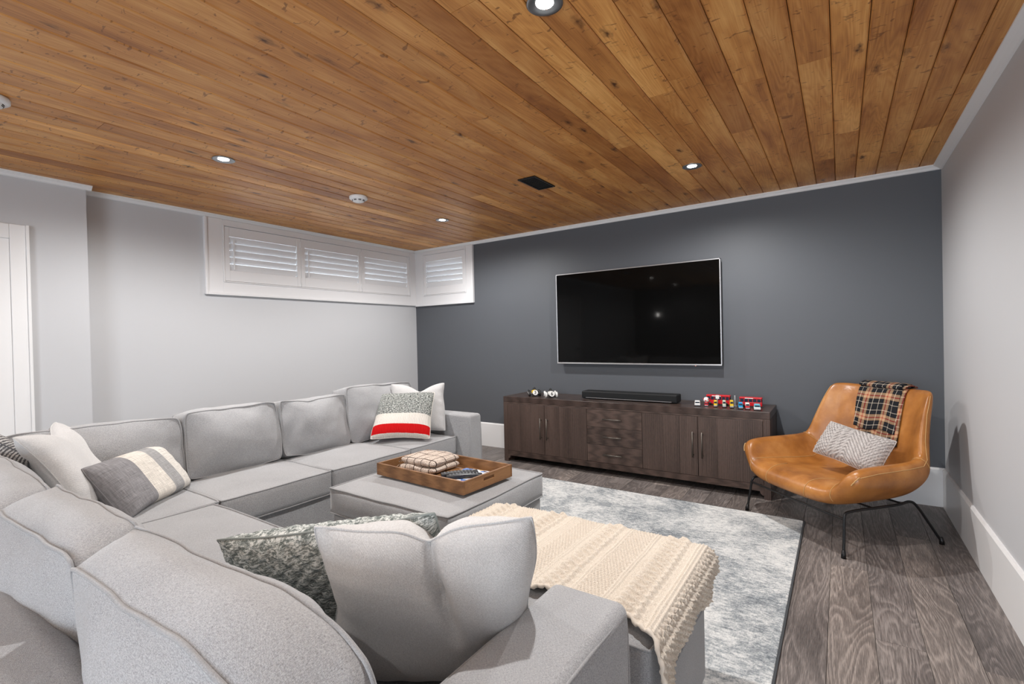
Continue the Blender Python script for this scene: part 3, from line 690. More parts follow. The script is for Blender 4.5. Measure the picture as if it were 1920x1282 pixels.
# ------------------------------------------------------------------ cream knitted throw on the near ottoman
def throw():
    x0, x1, yN, yF, zt = -1.315, -.383, 1.24, 1.80, .502
    nu, nvv = 460, 330; hang = .22; Ltop = x1-x0; Ltot = Ltop+hang
    per = [('c', .105), ('r', .035), ('o', .085), ('r', .03), ('c', .10), ('r', .035), ('o', .085), ('r', .03)]
    per = [('r', .045), ('c', .125), ('r', .022), ('o', .080), ('r', .022), ('c', .105), ('r', .020), ('o', .075)]
    def relief(u, v):
        if u > Ltop-.012:      # bobble stitch on the hanging edge
            d = u-Ltop; k = int(v/.015) % 2
            return .0050*abs(math.sin(math.pi*(d/.018+.5*k)))*abs(math.sin(math.pi*v/.015))+.0035*nz(u*150, v*150)
        p = (Ltop-u); tot = sum(w for _, w in per); p = p % tot
        for k, wd in per:
            if p < wd: break
            p -= wd
        c = p-wd/2
        if k == 'c':
            h = 0; A = wd*.27
            for ph in (0, 2.09, 4.19):
                th_ = 2*math.pi*v/.105+ph; d = (c-A*math.sin(th_))/.0115
                st_ = 1+.16*math.sin((v+c*.6)*1150)
                h = max(h, math.exp(-d*d)*(.72+.28*math.cos(th_*1.0))*st_)
            h = h*.0105+.0022*abs(math.sin(v*480))*(abs(c) > wd*.38)
        elif k == 'r': h = .0042*abs(math.sin(c*2*math.pi/.020))*(1+.12*math.sin(v*800))
        else: h = .0048*abs(math.sin(c*math.pi/.0115+(math.pi/2 if int(v/.012) % 2 else 0)))*abs(math.sin(v*math.pi/.012))
        return h+.0010*nz(u*260, v*260)
    V, UVs = [], []
    for j in range(nvv):
        tv_ = j/(nvv-1)
        for i in range(nu):
            s = i/(nu-1)*Ltot
            # hanging length shrinks toward the far edge
            hl = .088+.012*math.sin(tv_*11)+.27*max(0, 1-tv_/.16)**1.2
            if s > Ltop: s = Ltop+(s-Ltop)/hang*hl
            u = s
            near = yN + .02*math.sin(u*9+.5) - .09*max(0, (u-.70)/.25)**1.5*(u < Ltop) - (.09 if u >= Ltop else 0)
            if u < .35: near += .12*(1-u/.35)
            far = yF-.012+.008*math.sin(u*14)
            y = near+(far-near)*tv_
            h = relief(u, y)*1.35
            rr = .03
            if s < Ltop-rr:
                x = x0+s; z = zt-.010*abs(nz(u*5, y*5)); N = Vector((0, 0, 1))
                z += .012*math.sin(min(1, s/.3)*math.pi/2)-.01
            elif s < Ltop+rr*.57:
                t = (s-(Ltop-rr))/(rr*1.57)*math.pi/2; x = x1-rr+rr*math.sin(t); z = zt-rr+rr*math.cos(t); N = Vector((math.sin(t), 0, math.cos(t)))
            else:
                d = s-(Ltop+rr*.57); x = x1+.010+.020*math.sin(y*28)*min(1, d*8)*.6+.012*(d/.3); z = zt-rr-d; N = Vector((1, 0, .05)).normalized()
                y += .10*min(1, max(0, d-.06)/.2)*(1-tv_/.16 if tv_ < .16 else 0)
                x += 0
            # edges roll down over the far and near cushion edges
            ed = max(0, (y-(1.785-.01))/.03); z -= .02*ed*(s < Ltop)
            p = Vector((x, y, z))+N*(h+.004); V.append(tuple(p)); UVs.append((u, y))
    F = grid_faces(nu, nvv)
    m = mat('cream_cable_knit', (.76, .67, .56), .95, spec=.1); t = NT(m)
    nn = t.noise(t.coord('UV', scale=(420, 300, 1)), 1, 2, .7)
    t.col(t.ramp(nn, [(.3, (.47, .405, .335)), (.62, (.69, .63, .55))])); t.nrm(t.bump(nn, .5, .003))
    root = thing('knitted_throw', 'cream cable knit throw spread over the near ottoman', 'blanket', (-.85, 1.5, .49))
    o = mesh_obj('knit_cloth', (V, F), m, root, smooth=True, world=True, uv=UVs)
    sd = o.modifiers.new('s', 'SOLIDIFY'); sd.thickness = .007; sd.offset = -1
    # knobbly border cord along the near edge
    V1 = [Vector(V[i]) for i in range(0, nu, 3)]
    pts = [p+Vector((0, -.002, -.002+.003*math.sin(k*1.3))) for k, p in enumerate(V1)]
    mesh_obj('border', tube(pts, [.006+.002*math.sin(k*2.1) for k in range(len(pts))], 8), m, root, smooth=True, world=True, uv=None)
throw()

# ------------------------------------------------------------------ tray and what lies in it
TR, TA = (-1.845, 2.005), R(-3.2)
tz = .492
ty = thing('wooden_tray', 'rectangular brown wooden tray with handle slots on the ottoman', 'tray', (TR[0], TR[1], tz), TA)
tw, td, th, tt = .335, .195, .066, .013
mesh_obj('tray_base', box(-tw+tt, tw-tt, -td+tt, td-tt, 0, .010), M_tray, ty)
for s in (-1, 1):
    mesh_obj('long_side', box(-tw, tw, min(s*td, s*(td-tt)), max(s*td, s*(td-tt)), 0, th, .0015), M_tray, ty)
    a, b = min(s*tw, s*(tw-tt)), max(s*tw, s*(tw-tt)); yy = td-tt
    mesh_obj('short_side', join(box(a, b, -yy, -.042, 0, th, .001), box(a, b, .042, yy, 0, th, .001), box(a, b, -.042, .042, 0, .033, .001), box(a, b, -.042, .042, .048, th, .001), box(a+(.003 if s > 0 else tt-.006), a+(.006 if s > 0 else tt-.003), -.043, .043, .032, .049)), wood('walnut_tray_end', (.095, .040, .015), (.30, .150, .062), (14, 2.5, 24), .5, 2), ty)
def tl(x, y, z=0): 
    q = Matrix.Rotation(TA, 3, 'Z') @ Vector((x, y, z)); return (TR[0]+q.x, TR[1]+q.y, tz+z)
# folded blanket: stack of three soft folds
def fold_mat():
    m = mat('beige_waffle_with_dark_grid', (.7, .6, .5), .95, spec=.1); t = NT(m); s = t.N('ShaderNodeSeparateXYZ'); t.L(t.coord('Object'), s.inputs[0])
    def line(o, k, wd, off): return t.math('LESS_THAN', t.math('FRACT', t.math('ADD', t.math('MULTIPLY', o, k), off)), wd)
    a = line(s.outputs[0], 17, .08, .3); b = line(s.outputs[1], 12, .07, .1)
    n = t.noise(t.coord(scale=(90, 180, 200)), 1, 2, .8)
    d1 = line(s.outputs[0], 95, .42, 0); d2 = line(s.outputs[1], 95, .5, 0); d = t.math('MULTIPLY', d1, d2)
    base = t.ramp(n, [(.35, (.42, .33, .27)), (.55, (.70, .61, .53))])
    base = t.mix(t.math('MULTIPLY', d, .6), base, (.16, .10, .08)); base = t.mix(t.math('MAXIMUM', a, b), base, (.045, .028, .022))
    t.col(base); t.nrm(t.bump(t.math('ADD', n, d), .7, .003)); return m
fm = fold_mat()
fb = thing('folded_blanket', 'folded beige waffle blanket with dark grid lines in the tray', 'blanket', tl(-.145, .03, .010), TA+R(4))
def fold_layer(z, h, w, d, sd, off=(0, 0)):
    V, F = [], []; nu, n = 30, 24
    for i in range(nu+1):
        a = -1+2*i/nu; ea = (1-abs(a)**8)**.5 if abs(a) < 1 else 0
        for k in range(n):
            t = 2*math.pi*k/n; c, s_ = math.cos(t), math.sin(t)
            y = d/2*math.copysign(abs(c)**.35, c)*(.93+.07*ea); zz = h/2*math.copysign(abs(s_)**.7, s_)*(.15+.85*ea)
            p = Vector((a*w/2+off[0], y+off[1], z+h/2+zz)); q = nv(p, 11, sd)*.013; q.z *= .75; q.z = max(q.z, -.004)
            V.append(tuple(p+q))
    for i in range(nu):
        for k in range(n): F.append([i*n+k, i*n+(k+1) % n, (i+1)*n+(k+1) % n, (i+1)*n+k])
    F += [list(range(n))[::-1], [nu*n+k for k in range(n)]]
    bm = bmesh.new(); vv = [bm.verts.new(p) for p in V]
    for f in F: bm.faces.new([vv[i] for i in f])
    bmesh.ops.recalc_face_normals(bm, faces=bm.faces[:]); return bm_vf(bm)
mesh_obj('fold', fold_layer(.001, .044, .27, .235, 1), fm, fb, smooth=True)
mesh_obj('fold', fold_layer(.038, .046, .262, .225, 5, (.002, .004)), fm, fb, smooth=True)
fr = []
for k in range(34):
    y0 = -.11+.22*k/33; zz = .012+.02*(k % 3)
    fr.append(tube([(-.128, y0, zz), (-.140, y0+random.uniform(-.006, .006), zz-.004), (-.150, y0+random.uniform(-.01, .01), max(.004, zz-.012))], .0016, 5))
tag(mesh_obj('fringe', join(*fr), fm, fb), kind='stuff')

# magazine
mg = thing('magazine', 'colourful printed magazine lying in the tray under the remotes', 'magazine', tl(.180, .0, .0105), TA+R(6))
def mag_mat():
    m = mat('printed_cover', (1, 1, 1), .35); t = NT(m)
    v = t.N('ShaderNodeTexVoronoi', i_Scale=34.0); t.L(t.coord(), v.inputs[0])
    hs = t.N('ShaderNodeSeparateColor'); t.L(v.outputs['Color'], hs.inputs[0])
    t.col(t.ramp(hs.outputs[0], [(0, (.75, .78, .85)), (.28, (.10, .22, .55)), (.42, (.80, .80, .82)), (.58, (.65, .12, .10)), (.70, (.80, .55, .25)), (.80, (.62, .72, .82)), (.92, (.08, .07, .10))], 'CONSTANT')); return m
mesh_obj('pages', box(-.118, .118, -.15, .15, 0, .006, .001), mat('page_edge', (.8, .8, .78), .7), mg)
mesh_obj('cover', box(-.119, .119, -.151, .151, .006, .0068), mag_mat(), mg)
M_rem = mat('black_remote_plastic', (.015, .017, .02), .35); M_btn = mat('grey_rubber_buttons', (.16, .17, .18), .6)
def remote(label, x, y, rz, L, wd, z, curve):
    rr = thing('remote_control', label, 'remote control', tl(x, y, z), rz)
    V, F = [], []; n = 14
    for i in range(n+1):
        s = -1+2*i/n; hz = .012+curve*(1-s*s); ww = wd/2*(1-.12*s*s)
        for (a, b) in [(-1, 0), (-1, .75), (-.8, 1), (.8, 1), (1, .75), (1, 0)]: V.append((ww*a, s*L/2, curve*(1-s*s)*.6+b*.017))
    for i in range(n):
        for k in range(6): F.append([i*6+k, i*6+(k+1) % 6, (i+1)*6+(k+1) % 6, (i+1)*6+k])
    F += [list(range(6))[::-1], [n*6+k for k in range(6)]]
    mesh_obj('shell', (V, F), M_rem, rr)
    for j in range(9):
        for i in range(3):
            s = -.8+1.5*j/8; z0 = curve*(1-s*s)*.6+.017
            mesh_obj('button', box(-wd*.26+i*wd*.26-.0035, -wd*.26+i*wd*.26+.0035, s*L/2-.003, s*L/2+.003, z0-.001, z0+.0018), M_btn, rr)
remote('wide black remote control nearer the blanket', .115, .01, TA+R(-38), .20, .052, .0175, .006)
remote('slim curved black remote control nearer the tray handle', .175, -.015, TA+R(-42), .19, .036, .0175, .014)

# ------------------------------------------------------------------ on the console
cz = cH+.0005
sb = thing('soundbar', 'long low black soundbar on the console below the television', 'soundbar', (-1.60, 4.235, cz), 0)
mesh_obj('cabinet', box(-.445, .445, -.068, .068, .006, .075, .010, 3), mat('soundbar_black', (.004, .005, .006), .6), sb, smooth=False)
mesh_obj('grille', box(-.440, .440, -.0705, -.06, .020, .068, .004), mat('speaker_cloth', (.005, .006, .007), .9), sb)
mesh_obj('metal_strip', box(-.40, .40, -.0725, -.06, .012, .0165), M_silver, sb)
for s in (-.35, .35): mesh_obj('foot', box(s-.03, s+.03, -.05, .05, 0, .0075), M_black, sb)

def ell(cx, cy, cz_, rx, ry, rz_, n=16, m=10):
    V, F = [(cx, cy, cz_-rz_)], []
    for j in range(1, m):
        t = -math.pi/2+math.pi*j/m
        for i in range(n):
            a = 2*math.pi*i/n; V.append((cx+rx*math.cos(t)*math.cos(a), cy+ry*math.cos(t)*math.sin(a), cz_+rz_*math.sin(t)))
    V.append((cx, cy, cz_+rz_)); T = len(V)-1
    for i in range(n):
        j = (i+1) % n; F.append([0, 1+j, 1+i]); F.append([T, T-n+i, T-n+j])
        for k in range(m-2): F.append([1+k*n+i, 1+k*n+j, 1+(k+1)*n+j, 1+(k+1)*n+i])
    return V, F
def wheel(x, y, r, w_):
    q = cyl(0, 0, 0, 20, prof=[(0, -w_/2), (r*.8, -w_/2), (r, -w_/2*.6), (r, w_/2*.6), (r*.8, w_/2), (0, w_/2)])
    return xf(q, Matrix.Translation((x, y, r)) @ Matrix.Rotation(R(90), 4, 'Y'))
def text_mesh(txt, size, mtx, m, parent, name='number'):
    cu = bpy.data.curves.new('txt', 'FONT'); cu.body = txt; cu.size = size; cu.align_x = 'CENTER'; cu.align_y = 'CENTER'; cu.extrude = .0006; cu.offset = size*.02
    to = bpy.data.objects.new('txt', cu); C.objects.link(to); bpy.context.view_layer.update()
    me = bpy.data.meshes.new_from_object(to.evaluated_get(bpy.context.evaluated_depsgraph_get()))
    bpy.data.objects.remove(to); me.transform(mtx); me.materials.clear(); me.materials.append(m)
    o = bpy.data.objects.new(name, me); C.objects.link(o); o.parent = parent; return o
P_wh = mat('toy_white', (.75, .75, .73), .3); P_bk = mat('toy_black', (.012, .012, .012), .3); P_ye = mat('toy_yellow', (.75, .50, .02), .3); P_rd = mat('toy_red', (.55, .012, .02), .25)
P_bl = mat('toy_blue', (.02, .32, .62), .3); P_lb = mat('toy_light_blue', (.12, .48, .62), .3); P_cr = mat('toy_cream', (.55, .60, .48), .35); P_gy = mat('toy_grey', (.35, .36, .38), .3, .5); P_gl = mat('toy_window', (.02, .03, .05), .1)
def racer(label, x, y, rz, body, tyre, hub, num, head):
    r_ = thing('toy_racing_car', label, 'toy car', (x, y, cz), rz)     # nose toward local -y
    mesh_obj('body', ell(0, .0, .036, .030, .085, .028), body, r_, smooth=True)
    mesh_obj('belly', box(-.022, .022, -.055, .06, .010, .022, .004), P_bk, r_)
    for sx in (-1, 1):
        for sy in (-.045, .052):
            wv = mesh_obj('wheel', wheel(sx*.052, sy, .028, .018), tyre, r_, smooth=True)
            hb = mesh_obj('hub', wheel(sx*.0535, sy, .012, .018), hub, wv, smooth=True); hb.location = (0, 0, .016)
    for sy in (-.045, .052): mesh_obj('axle', tube([(-.05, sy, .028), (.05, sy, .028)], .004, 8), P_gy, r_)
    mesh_obj('roundel', xf(cyl(.026, -.002, .002, 28), Matrix.Translation((0, -.083, .040)) @ Matrix.Rotation(R(72), 4, 'X')), P_wh, r_)
    text_mesh(num, .046, Matrix.Translation((0, -.0858, .0405)) @ Matrix.Rotation(R(72), 4, 'X'), P_bk, r_)
    mesh_obj('driver_head', ell(0, .012, .071, .013, .013, .014), head, r_, smooth=True)
    mesh_obj('cockpit_rim', tube([(.020*math.cos(t), .010+.026*math.sin(t), .060) for t in [k*math.pi/8 for k in range(16)]], .0035, 6, closed=True), P_bk, r_, smooth=True)
    mesh_obj('windscreen', ell(0, -.018, .064, .016, .004, .010), P_bk, r_, smooth=True)
racer('yellow toy racing car with black wheels and number 3', -2.585, 4.19, R(38), P_ye, P_bk, P_wh, '3', P_bk)
racer('white toy racing car with white wheels and number 6', -2.375, 4.155, R(38), P_wh, P_wh, P_gy, '6', P_bk)

def vehicle(name, label, x, y, rz, wd, L, h, body, top, win=P_gl, wheels=P_bk, round_=.004):
    v_ = thing(name, label, 'toy car', (x, y, cz), rz)
    hb = h*.45; wr = min(.010, h*.17)
    mesh_obj('body', box(-wd/2, wd/2, -L/2, L/2, wr*.7, hb+wr*.5, round_), body, v_)
    mesh_obj('cabin', box(-wd*.46, wd*.46, -L*.36, L*.40, hb+wr*.5, h, round_*1.3), top, v_)
    mesh_obj('windscreen', box(-wd*.36, wd*.36, -L*.36-.001, -L*.36+.002, hb+wr*.9, h*.86), win, v_)
    mesh_obj('bumper', box(-wd*.45, wd*.45, -L/2-.002, -L/2+.001, wr*.9, wr*1.9), P_gy, v_)
    for sx in (-1, 1):
        for sy in (-.3, .3): mesh_obj('wheel', wheel(sx*wd*.47, sy*L, wr, wd*.14), wheels, v_, smooth=True)
    return v_
vz = R(12)
vehicle('toy_car', 'small white toy car at the left end of the toy row', -.985, 4.150, R(14), .044, .075, .042, P_wh, P_wh)
v1 = vehicle('toy_truck', 'small red toy truck carrying a red and white ball', -.918, 4.165, vz, .030, .06, .030, P_rd, P_rd)
mesh_obj('round_load', ell(0, .008, .050, .023, .023, .022), P_wh, v1, smooth=True)
for a in range(6): mesh_obj('red_spot', ell(.021*math.cos(a*1.05+.3), .008+.021*math.sin(a*1.05+.3), .050+(.008 if a % 2 else -.006), .006, .006, .006, 10, 6), P_rd, v1, smooth=True)
vehicle('toy_truck', 'slim yellow toy truck left of the cream one', -.845, 4.150, vz, .026, .07, .052, P_ye, P_ye)
vehicle('toy_truck', 'slim cream toy truck between two yellow toy trucks', -.778, 4.145, vz, .026, .07, .056, P_cr, P_cr)
vehicle('toy_truck', 'yellow toy truck beside the upright grey toy', -.722, 4.140, vz, .028, .07, .060, P_ye, P_ye)
vehicle('toy_truck', 'bright blue toy truck with white cab', -.655, 4.125, vz, .032, .07, .050, P_bl, P_bl)
vehicle('toy_truck', 'small red toy truck with white roof near the right end of the row', -.605, 4.115, vz, .032, .07, .050, P_rd, P_wh)
vehicle('toy_car', 'small light blue toy car at the right end of the toy row', -.535, 4.100, R(10), .046, .075, .046, P_wh, P_lb)
sg = thing('toy_sign', 'upright grey toy tower between the two red toy buses', 'toy', (-.712, 4.235, cz), 0)
mesh_obj('post', box(-.006, .006, -.01, .01, 0, .088, .002), P_gy, sg); mesh_obj('foot_plate', box(-.014, .014, -.018, .018, 0, .006, .001), P_gy, sg)
pb = thing('toy_block', 'small white toy block on the roof of the left red bus', 'toy', (-.842, 4.215, cz), 0)
mesh_obj('stand', box(-.004, .004, -.004, .004, 0, .058), P_gy, pb); mesh_obj('panel', box(-.014, .014, -.004, .004, .056, .086, .002), P_wh, pb)
def bus(label, x, y, L, h):
    b = thing('toy_bus', label, 'toy bus', (x, y, cz), 0)
    mesh_obj('body', box(-L/2, L/2, -.024, .024, .008, h*.52, .004), P_rd, b)
    mesh_obj('window_band', box(-L/2+.004, L/2-.004, -.0235, .0235, h*.52, h*.82, .002), P_gl, b)
    mesh_obj('roof', box(-L/2, L/2, -.025, .025, h*.82, h, .005), P_rd, b)
    mesh_obj('roof_sign', box(-L*.25, L*.12, -.0262, -.024, h*.86, h*.93), P_wh, b)
    k = int(L/.03)
    for i in range(k+1): mesh_obj('pillar', box(-L/2+.004+i*(L-.012)/k, -L/2+.008+i*(L-.012)/k, -.025, .025, h*.5, h*.84), P_rd, b)
    for sx in (-.34, .34):
        for sy in (-.022, .022): 
            q = xf(cyl(.012, -.004, .004, 18), Matrix.Translation((sx*L, sy, .012)) @ Matrix.Rotation(R(90), 4, 'X')); mesh_obj('wheel', q, P_bk, b, smooth=True)
bus('red toy bus behind the left half of the toy row', -.845, 4.275, .185, .083)
bus('red toy bus behind the right half of the toy row', -.600, 4.260, .165, .078)

# ------------------------------------------------------------------ leather lounge chair
CA = R(-43.5); CO = (-.04, 3.72, 0)
chn = thing('lounge_chair', 'tan leather lounge chair on a black wire frame in the corner', 'chair', CO, CA)
def row(xs, ys, zs): return list(zip(xs, ys, zs))
RI = [
 row((0, 0.16, 0.285, 0.347, 0.381, 0.453), (-.395, -.395, -.388, -.372, -.345, -.318), (0.317, 0.317, 0.329, 0.375, 0.467, 0.482)),
 row((0, 0.16, 0.285, 0.342, 0.376, 0.46), (-.335, -.335, -.325, -.300, -.270, -.245), (0.384, 0.384, 0.379, 0.405, 0.497, 0.5)),
 row((0, 0.16, 0.28, 0.337, 0.371, 0.466), (-.10, -.10, -.10, -.10, -.09, -.08), (0.36, 0.36, 0.359, 0.395, 0.501, 0.504)),
 row((0, 0.155, 0.275, 0.337, 0.368, 0.458), (.08, .08, .08, .08, .08, .08), (0.337, 0.337, 0.344, 0.395, 0.503, 0.506)),
 row((0, 0.15, 0.27, 0.334, 0.364, 0.436), (.20, .20, .195, .175, .160, .150), (0.344, 0.344, 0.359, 0.425, 0.515, 0.518)),
 row((0, .15, .262, .315, .358, .402), (.262, .260, .240, .205, .182, .170), (.430, .430, .445, .500, .530, .535)),
 row((0, .14, .250, .302, .342, .376), (.310, .306, .282, .240, .212, .196), (.570, .570, .580, .605, .622, .625)),
 row((0, .13, .240, .288, .322, .352), (.358, .355, .332, .296, .270, .250), (.730, .730, .735, .745, .752, .752)),
 row((0, .13, .230, .272, .302, .334), (.408, .408, .392, .368, .345, .320), (.880, .882, .885, .886, .885, .880))]
RO = [
 row((0, .15, .275, .345, .415, .465), (-.385, -.385, -.376, -.362, -.345, -.328), (.248, .248, .258, .282, .340, .402)),
 row((0, .15, .275, .350, .430, .482), (-.25, -.25, -.25, -.24, -.225, -.215), (.236, .236, .246, .275, .340, .420)),
 row((0, .15, .275, .350, .432, .486), (-.08, -.08, -.08, -.08, -.075, -.07), (.236, .236, .246, .275, .342, .425)),
 row((0, .15, .272, .345, .425, .478), (.09, .09, .09, .09, .09, .09), (.238, .238, .248, .280, .345, .430)),
 row((0, .15, .268, .338, .408, .455), (.235, .232, .225, .210, .195, .180), (.248, .248, .260, .298, .365, .440)),
 row((0, .15, .262, .328, .388, .430), (.335, .330, .310, .276, .245, .212), (.325, .325, .342, .385, .432, .485)),
 row((0, .14, .255, .318, .368, .402), (.388, .385, .362, .316, .272, .235), (.540, .540, .548, .570, .590, .602)),
 row((0, .13, .245, .304, .345, .374), (.435, .432, .412, .366, .320, .282), (.722, .722, .725, .732, .738, .742)),
 row((0, .13, .235, .288, .322, .350), (.468, .468, .450, .420, .385, .345), (.872, .875, .878, .880, .878, .868))]
def full(row): return [(-x, y, z) for x, y, z in row[:0:-1]] + list(row)
V = [p for r in RI for p in full(r)]; nI = len(V); V += [p for r in RO for p in full(r)]
NC, NR = 11, 9
F = grid_faces(NC, NR, True) + grid_faces(NC, NR, False, nI)
for i in range(NC-1): F.append([i, i+nI, i+1+nI, i+1][::-1]); k = (NR-1)*NC+i; F.append([k, k+1, k+1+nI, k+nI][::-1])
for j in range(NR-1):
    a = j*NC; F.append([a, a+NC, a+NC+nI, a+nI][::-1]); a = j*NC+NC-1; F.append([a, a+nI, a+NC+nI, a+NC][::-1])
bm = bmesh.new(); vv = [bm.verts.new(p) for p in V]
for f in F: bm.faces.new([vv[i] for i in f])
bmesh.ops.recalc_face_normals(bm, faces=bm.faces[:])
# a firmer rim where front and back skins meet
cl = bm.edges.layers.float.get('crease_edge') or bm.edges.layers.float.new('crease_edge')
rim = set(); 
for j in range(NR):
    for i in range(NC):
        if i in (0, NC-1) or j in (0, NR-1): rim.add(j*NC+i)
bm.verts.ensure_lookup_table(); bm.verts.index_update()
for e in bm.edges:
    a, b = e.verts[0].index, e.verts[1].index
    if a in rim and b in rim and (abs(a-b) == 1 or abs(a-b) == NC): e[cl] = .55
vf = bm_vf(bm)
shell = mesh_obj('seat_shell', vf, M_leather, chn, smooth=True, sub=3)
bpy.context.view_layer.update()
dg = bpy.context.evaluated_depsgraph_get(); ev = shell.evaluated_get(dg); me = ev.to_mesh()
bvh = BVHTree.FromPolygons([tuple(v.co) for v in me.vertices], [list(p.vertices) for p in me.polygons]); ev.to_mesh_clear()
def hug(pts, off=.0012, n=10):
    out = []
    for a, b in zip(pts[:-1], pts[1:]):
        for k in range(n):
            p = Vector(a).lerp(Vector(b), k/n); co, nr, _, _ = bvh.find_nearest(p); out.append(co+nr*off)
    return out
for s in (-1, 1):
    mesh_obj('stitched_seam', tube(hug([(s*.150, -.38, .25), (s*.155, -.41, .32), (s*.155, -.36, .385), (s*.165, -.28, .39), (s*.19, -.18, .38)]), .0016, 6), M_stitch, chn, smooth=True)
    mesh_obj('stitched_seam', tube(hug([(s*.335, -.365, .275), (s*.325, -.39, .33), (s*.318, -.35, .385), (s*.305, -.25, .38), (s*.30, 0, .37), (s*.295, .12, .37), (s*.30, .19, .40)]), .0016, 6), M_stitch, chn, smooth=True)
    mesh_obj('stitched_seam', tube(hug([(s*.468, -.32, .46), (s*.480, -.2, .48), (s*.482, 0, .49), (s*.46, .13, .49), (s*.425, .19, .51), (s*.395, .215, .61), (s*.368, .265, .75), (s*.345, .33, .875)]), .0018, 6), M_stitch, chn, smooth=True)
    mesh_obj('stitched_seam', tube(hug([(s*.30, .22, .44), (s*.345, .18, .48), (s*.41, .16, .50), (s*.44, .19, .46)]), .0016, 6), M_stitch, chn, smooth=True)
    mesh_obj('corner_knot', tube(hug([(s*.466, -.322, .468), (s*.448, -.340, .440), (s*.428, -.352, .405)], .004), .003, 6), M_stitch, chn, smooth=True)
# wire frame
def rod(name, pts, r=.0075): return mesh_obj(name, tube(smooth_path(pts, 2), r, 10), M_black, chn, smooth=True)
for s in (-1, 1):
    rod('side_frame', [(s*.385, -.352, .008), (s*.375, -.335, .12), (s*.365, -.325, .225), (s*.36, -.295, .243), (s*.34, -.05, .236), (s*.335, .10, .236), (s*.335, .165, .252), (s*.345, .20, .235), (s*.365, .27, .12), (s*.385, .335, .012)])
    for yy in (-.352, .335):
        mesh_obj('foot_cap', tube([(s*.385, yy, 0), (s*.385, yy*.997, .020), (s*.382, yy*.985, .042)], [.013, .012, .009], 12), M_black, chn, smooth=True)
rod('cross_bar', [(-.372, -.327, .205), (0, -.325, .200), (.372, -.327, .205)], .006)
rod('cross_bar', [(-.335, .12, .238), (0, .12, .234), (.335, .12, .238)], .006)
rod('cross_bar', [(-.34, -.10, .236), (0, -.10, .234), (.34, -.10, .236)], .006)

# plaid throw over the chair back
def plaid_mat():
    m = mat('tartan_wool', (1, 1, 1), .95, spec=.1); t = NT(m); s = t.N('ShaderNodeSeparateXYZ'); t.L(t.coord('UV'), s.inputs[0])
    K, Tn, Rd, W_ = (.016, .017, .020), (.46, .29, .17), (.33, .045, .03), (.66, .58, .48)
    st = [(0, K), (.18, W_), (.205, K), (.40, Tn), (.51, Rd), (.56, Tn), (.68, K), (.86, W_), (.885, K)]
    a = t.ramp(t.math('FRACT', t.math('MULTIPLY', s.outputs[0], 7.2)), st, 'CONSTANT'); b = t.ramp(t.math('FRACT', t.math('MULTIPLY', s.outputs[1], 7.2)), st, 'CONSTANT')
    ck = t.math('GREATER_THAN', t.wave(t.coord('UV', rot=(0, 0, .785)), 190, 0, 0, 1), .5)
    t.col(t.mix(t.math('ADD', .35, t.math('MULTIPLY', ck, .3)), a, b)); t.nrm(t.bump(t.noise(t.coord('UV'), 260, 2), .5, .002)); return m
def drape():
    pm_ = plaid_mat(); root = thing('plaid_throw', 'black tan and red tartan throw folded over the chair back', 'blanket', CO, CA)
    def layer(name, xa, xb, zbot, off, sd, zback):
        V, UVs = [], []; nu, nvv = 40, 70
        Lf = .885-zbot; Lb = .885-zback
        for j in range(nvv):
            s = j/(nvv-1)*(Lf+.10+Lb)
            for i in range(nu):
                a = i/(nu-1); x = xa+(xb-xa)*a+.030*max(0, (1-s/Lf))*(1)
                wv = .006*math.sin(a*17+sd)*min(1, 1.0)+.004*nz(a*5, s*9, sd)
                if s <= Lf:
                    z = zbot+s+.008*math.sin(a*9+sd)*(1-s/Lf); z = min(z, .872)
                    h = bvh.ray_cast(Vector((x, -.3, z)), Vector((0, 1, 0)))
                    y = h[0].y if h[0] else .40
                    p = Vector((x, y-off-abs(wv)-.004, z+ (0)))
                elif s <= Lf+.10:
                    t = (s-Lf)/.10*math.pi; p = Vector((x, .437-(.042+off+.004)*math.cos(t), .872+(.014+off+abs(wv)*.5)*math.sin(t)))
                else:
                    z = .872-(s-Lf-.10); h = bvh.ray_cast(Vector((x, .8, z)), Vector((0, -1, 0))); y = h[0].y if h[0] else .47
                    p = Vector((x, y+off+.005+abs(wv), z))
                V.append(tuple(p)); UVs.append((x+sd*.013, s))
        o = mesh_obj(name, (V, grid_faces(nu, nvv)), pm_, root, smooth=True, uv=UVs)
        q = o.modifiers.new('s', 'SOLIDIFY'); q.thickness = .006; q.offset = 0
    layer('cloth_layer', -.165, .120, .600, .012, 2, .60)
    layer('cloth_layer', -.145, .145, .515, .004, 5, .66)
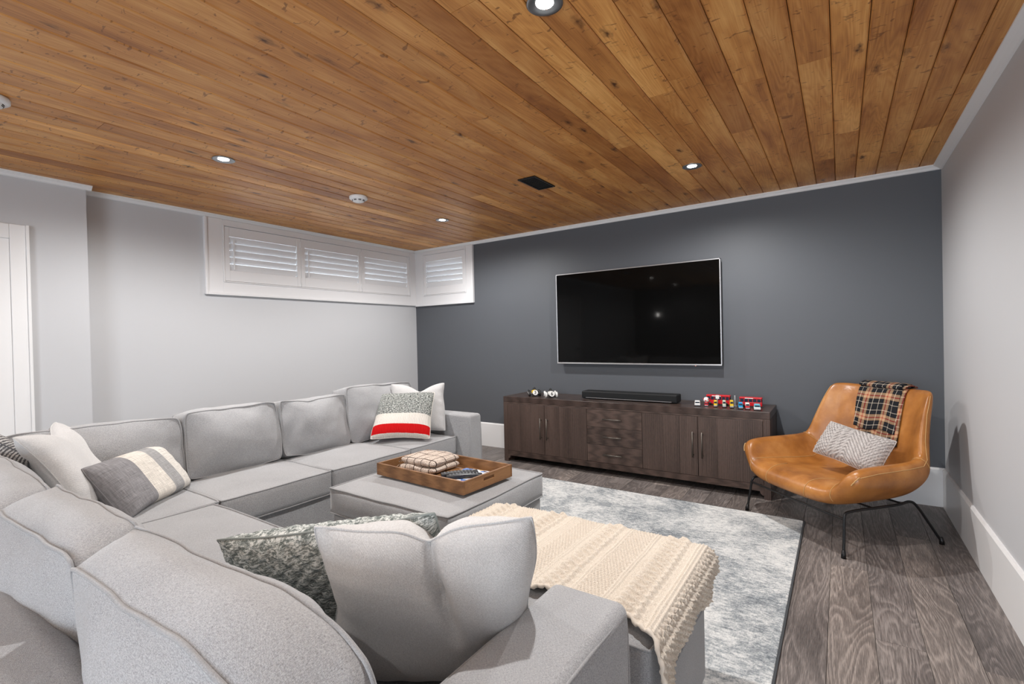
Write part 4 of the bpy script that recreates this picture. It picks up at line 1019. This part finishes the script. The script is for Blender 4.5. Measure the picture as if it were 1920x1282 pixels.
drape()
# textured pillow on the chair
def shag_mat():
    m = mat('woven_tufted_wool', (.6, .55, .5), .95, spec=.1); t = NT(m); s = t.N('ShaderNodeSeparateXYZ'); t.L(t.coord('UV'), s.inputs[0])
    zig = t.math('PINGPONG', t.math('MULTIPLY', s.outputs[0], 2.0), .5)
    d = t.math('SINE', t.math('MULTIPLY', t.math('ADD', t.math('MULTIPLY', s.outputs[1], 1.0), zig), 62))
    n = t.noise(t.coord('UV', scale=(90, 60, 1)), 1, 3, .8)
    v = t.math('ADD', t.math('MULTIPLY', d, .11), n)
    t.col(t.ramp(v, [(.32, (.26, .23, .22)), (.48, (.52, .485, .465)), (.64, (.74, .69, .66))])); t.nrm(t.bump(v, .9, .006)); return m
def shag(a, b, s):
    zig = abs(((a+1)*1.0) % 2-1)*.5
    return .004*math.sin((b*.5+zig)*62)+.005*nz(a*30, b*22, s)+.006*nz(a*70, b*50, s)
def cw(x, y, z):
    q = Matrix.Rotation(CA, 3, 'Z') @ Vector((x, y, z)); return Vector((q.x+CO[0], q.y+CO[1], q.z))
pu = cw(.22, .03, .47)-cw(-.10, -.02, .52)
pillow('lumbar_pillow', 'cream and grey tufted wool pillow on the leather chair', 'pillow', cw(.085, .045, .52), pu, cw(0, .12, .20)-cw(.0, 0, 0)+Vector((0.02, 0, 0)), (.42, .24), .13, shag_mat(), 15, .05, nzs=.006, res=90, disp=shag)

# ------------------------------------------------------------------ behind the camera (seen only as reflections)
sc_ = thing('wall_sconce', 'small bright wall lamp in the part of the room behind the camera', 'lamp', (-3.76, YR, 1.7))
mesh_obj('back_plate', box(-3.80, -3.72, YR, YR+.02, 1.58, 1.84, .004), M_handle, sc_, world=True)
mesh_obj('bulb', ell(-3.76, YR+.09, 1.74, .03, .03, .04), M_emit, sc_, smooth=True, world=True)
mesh_obj('bracket', tube([(-3.76, YR+.01, 1.66), (-3.76, YR+.09, 1.66), (-3.76, YR+.09, 1.70)], .007), M_handle, sc_, smooth=True, world=True)
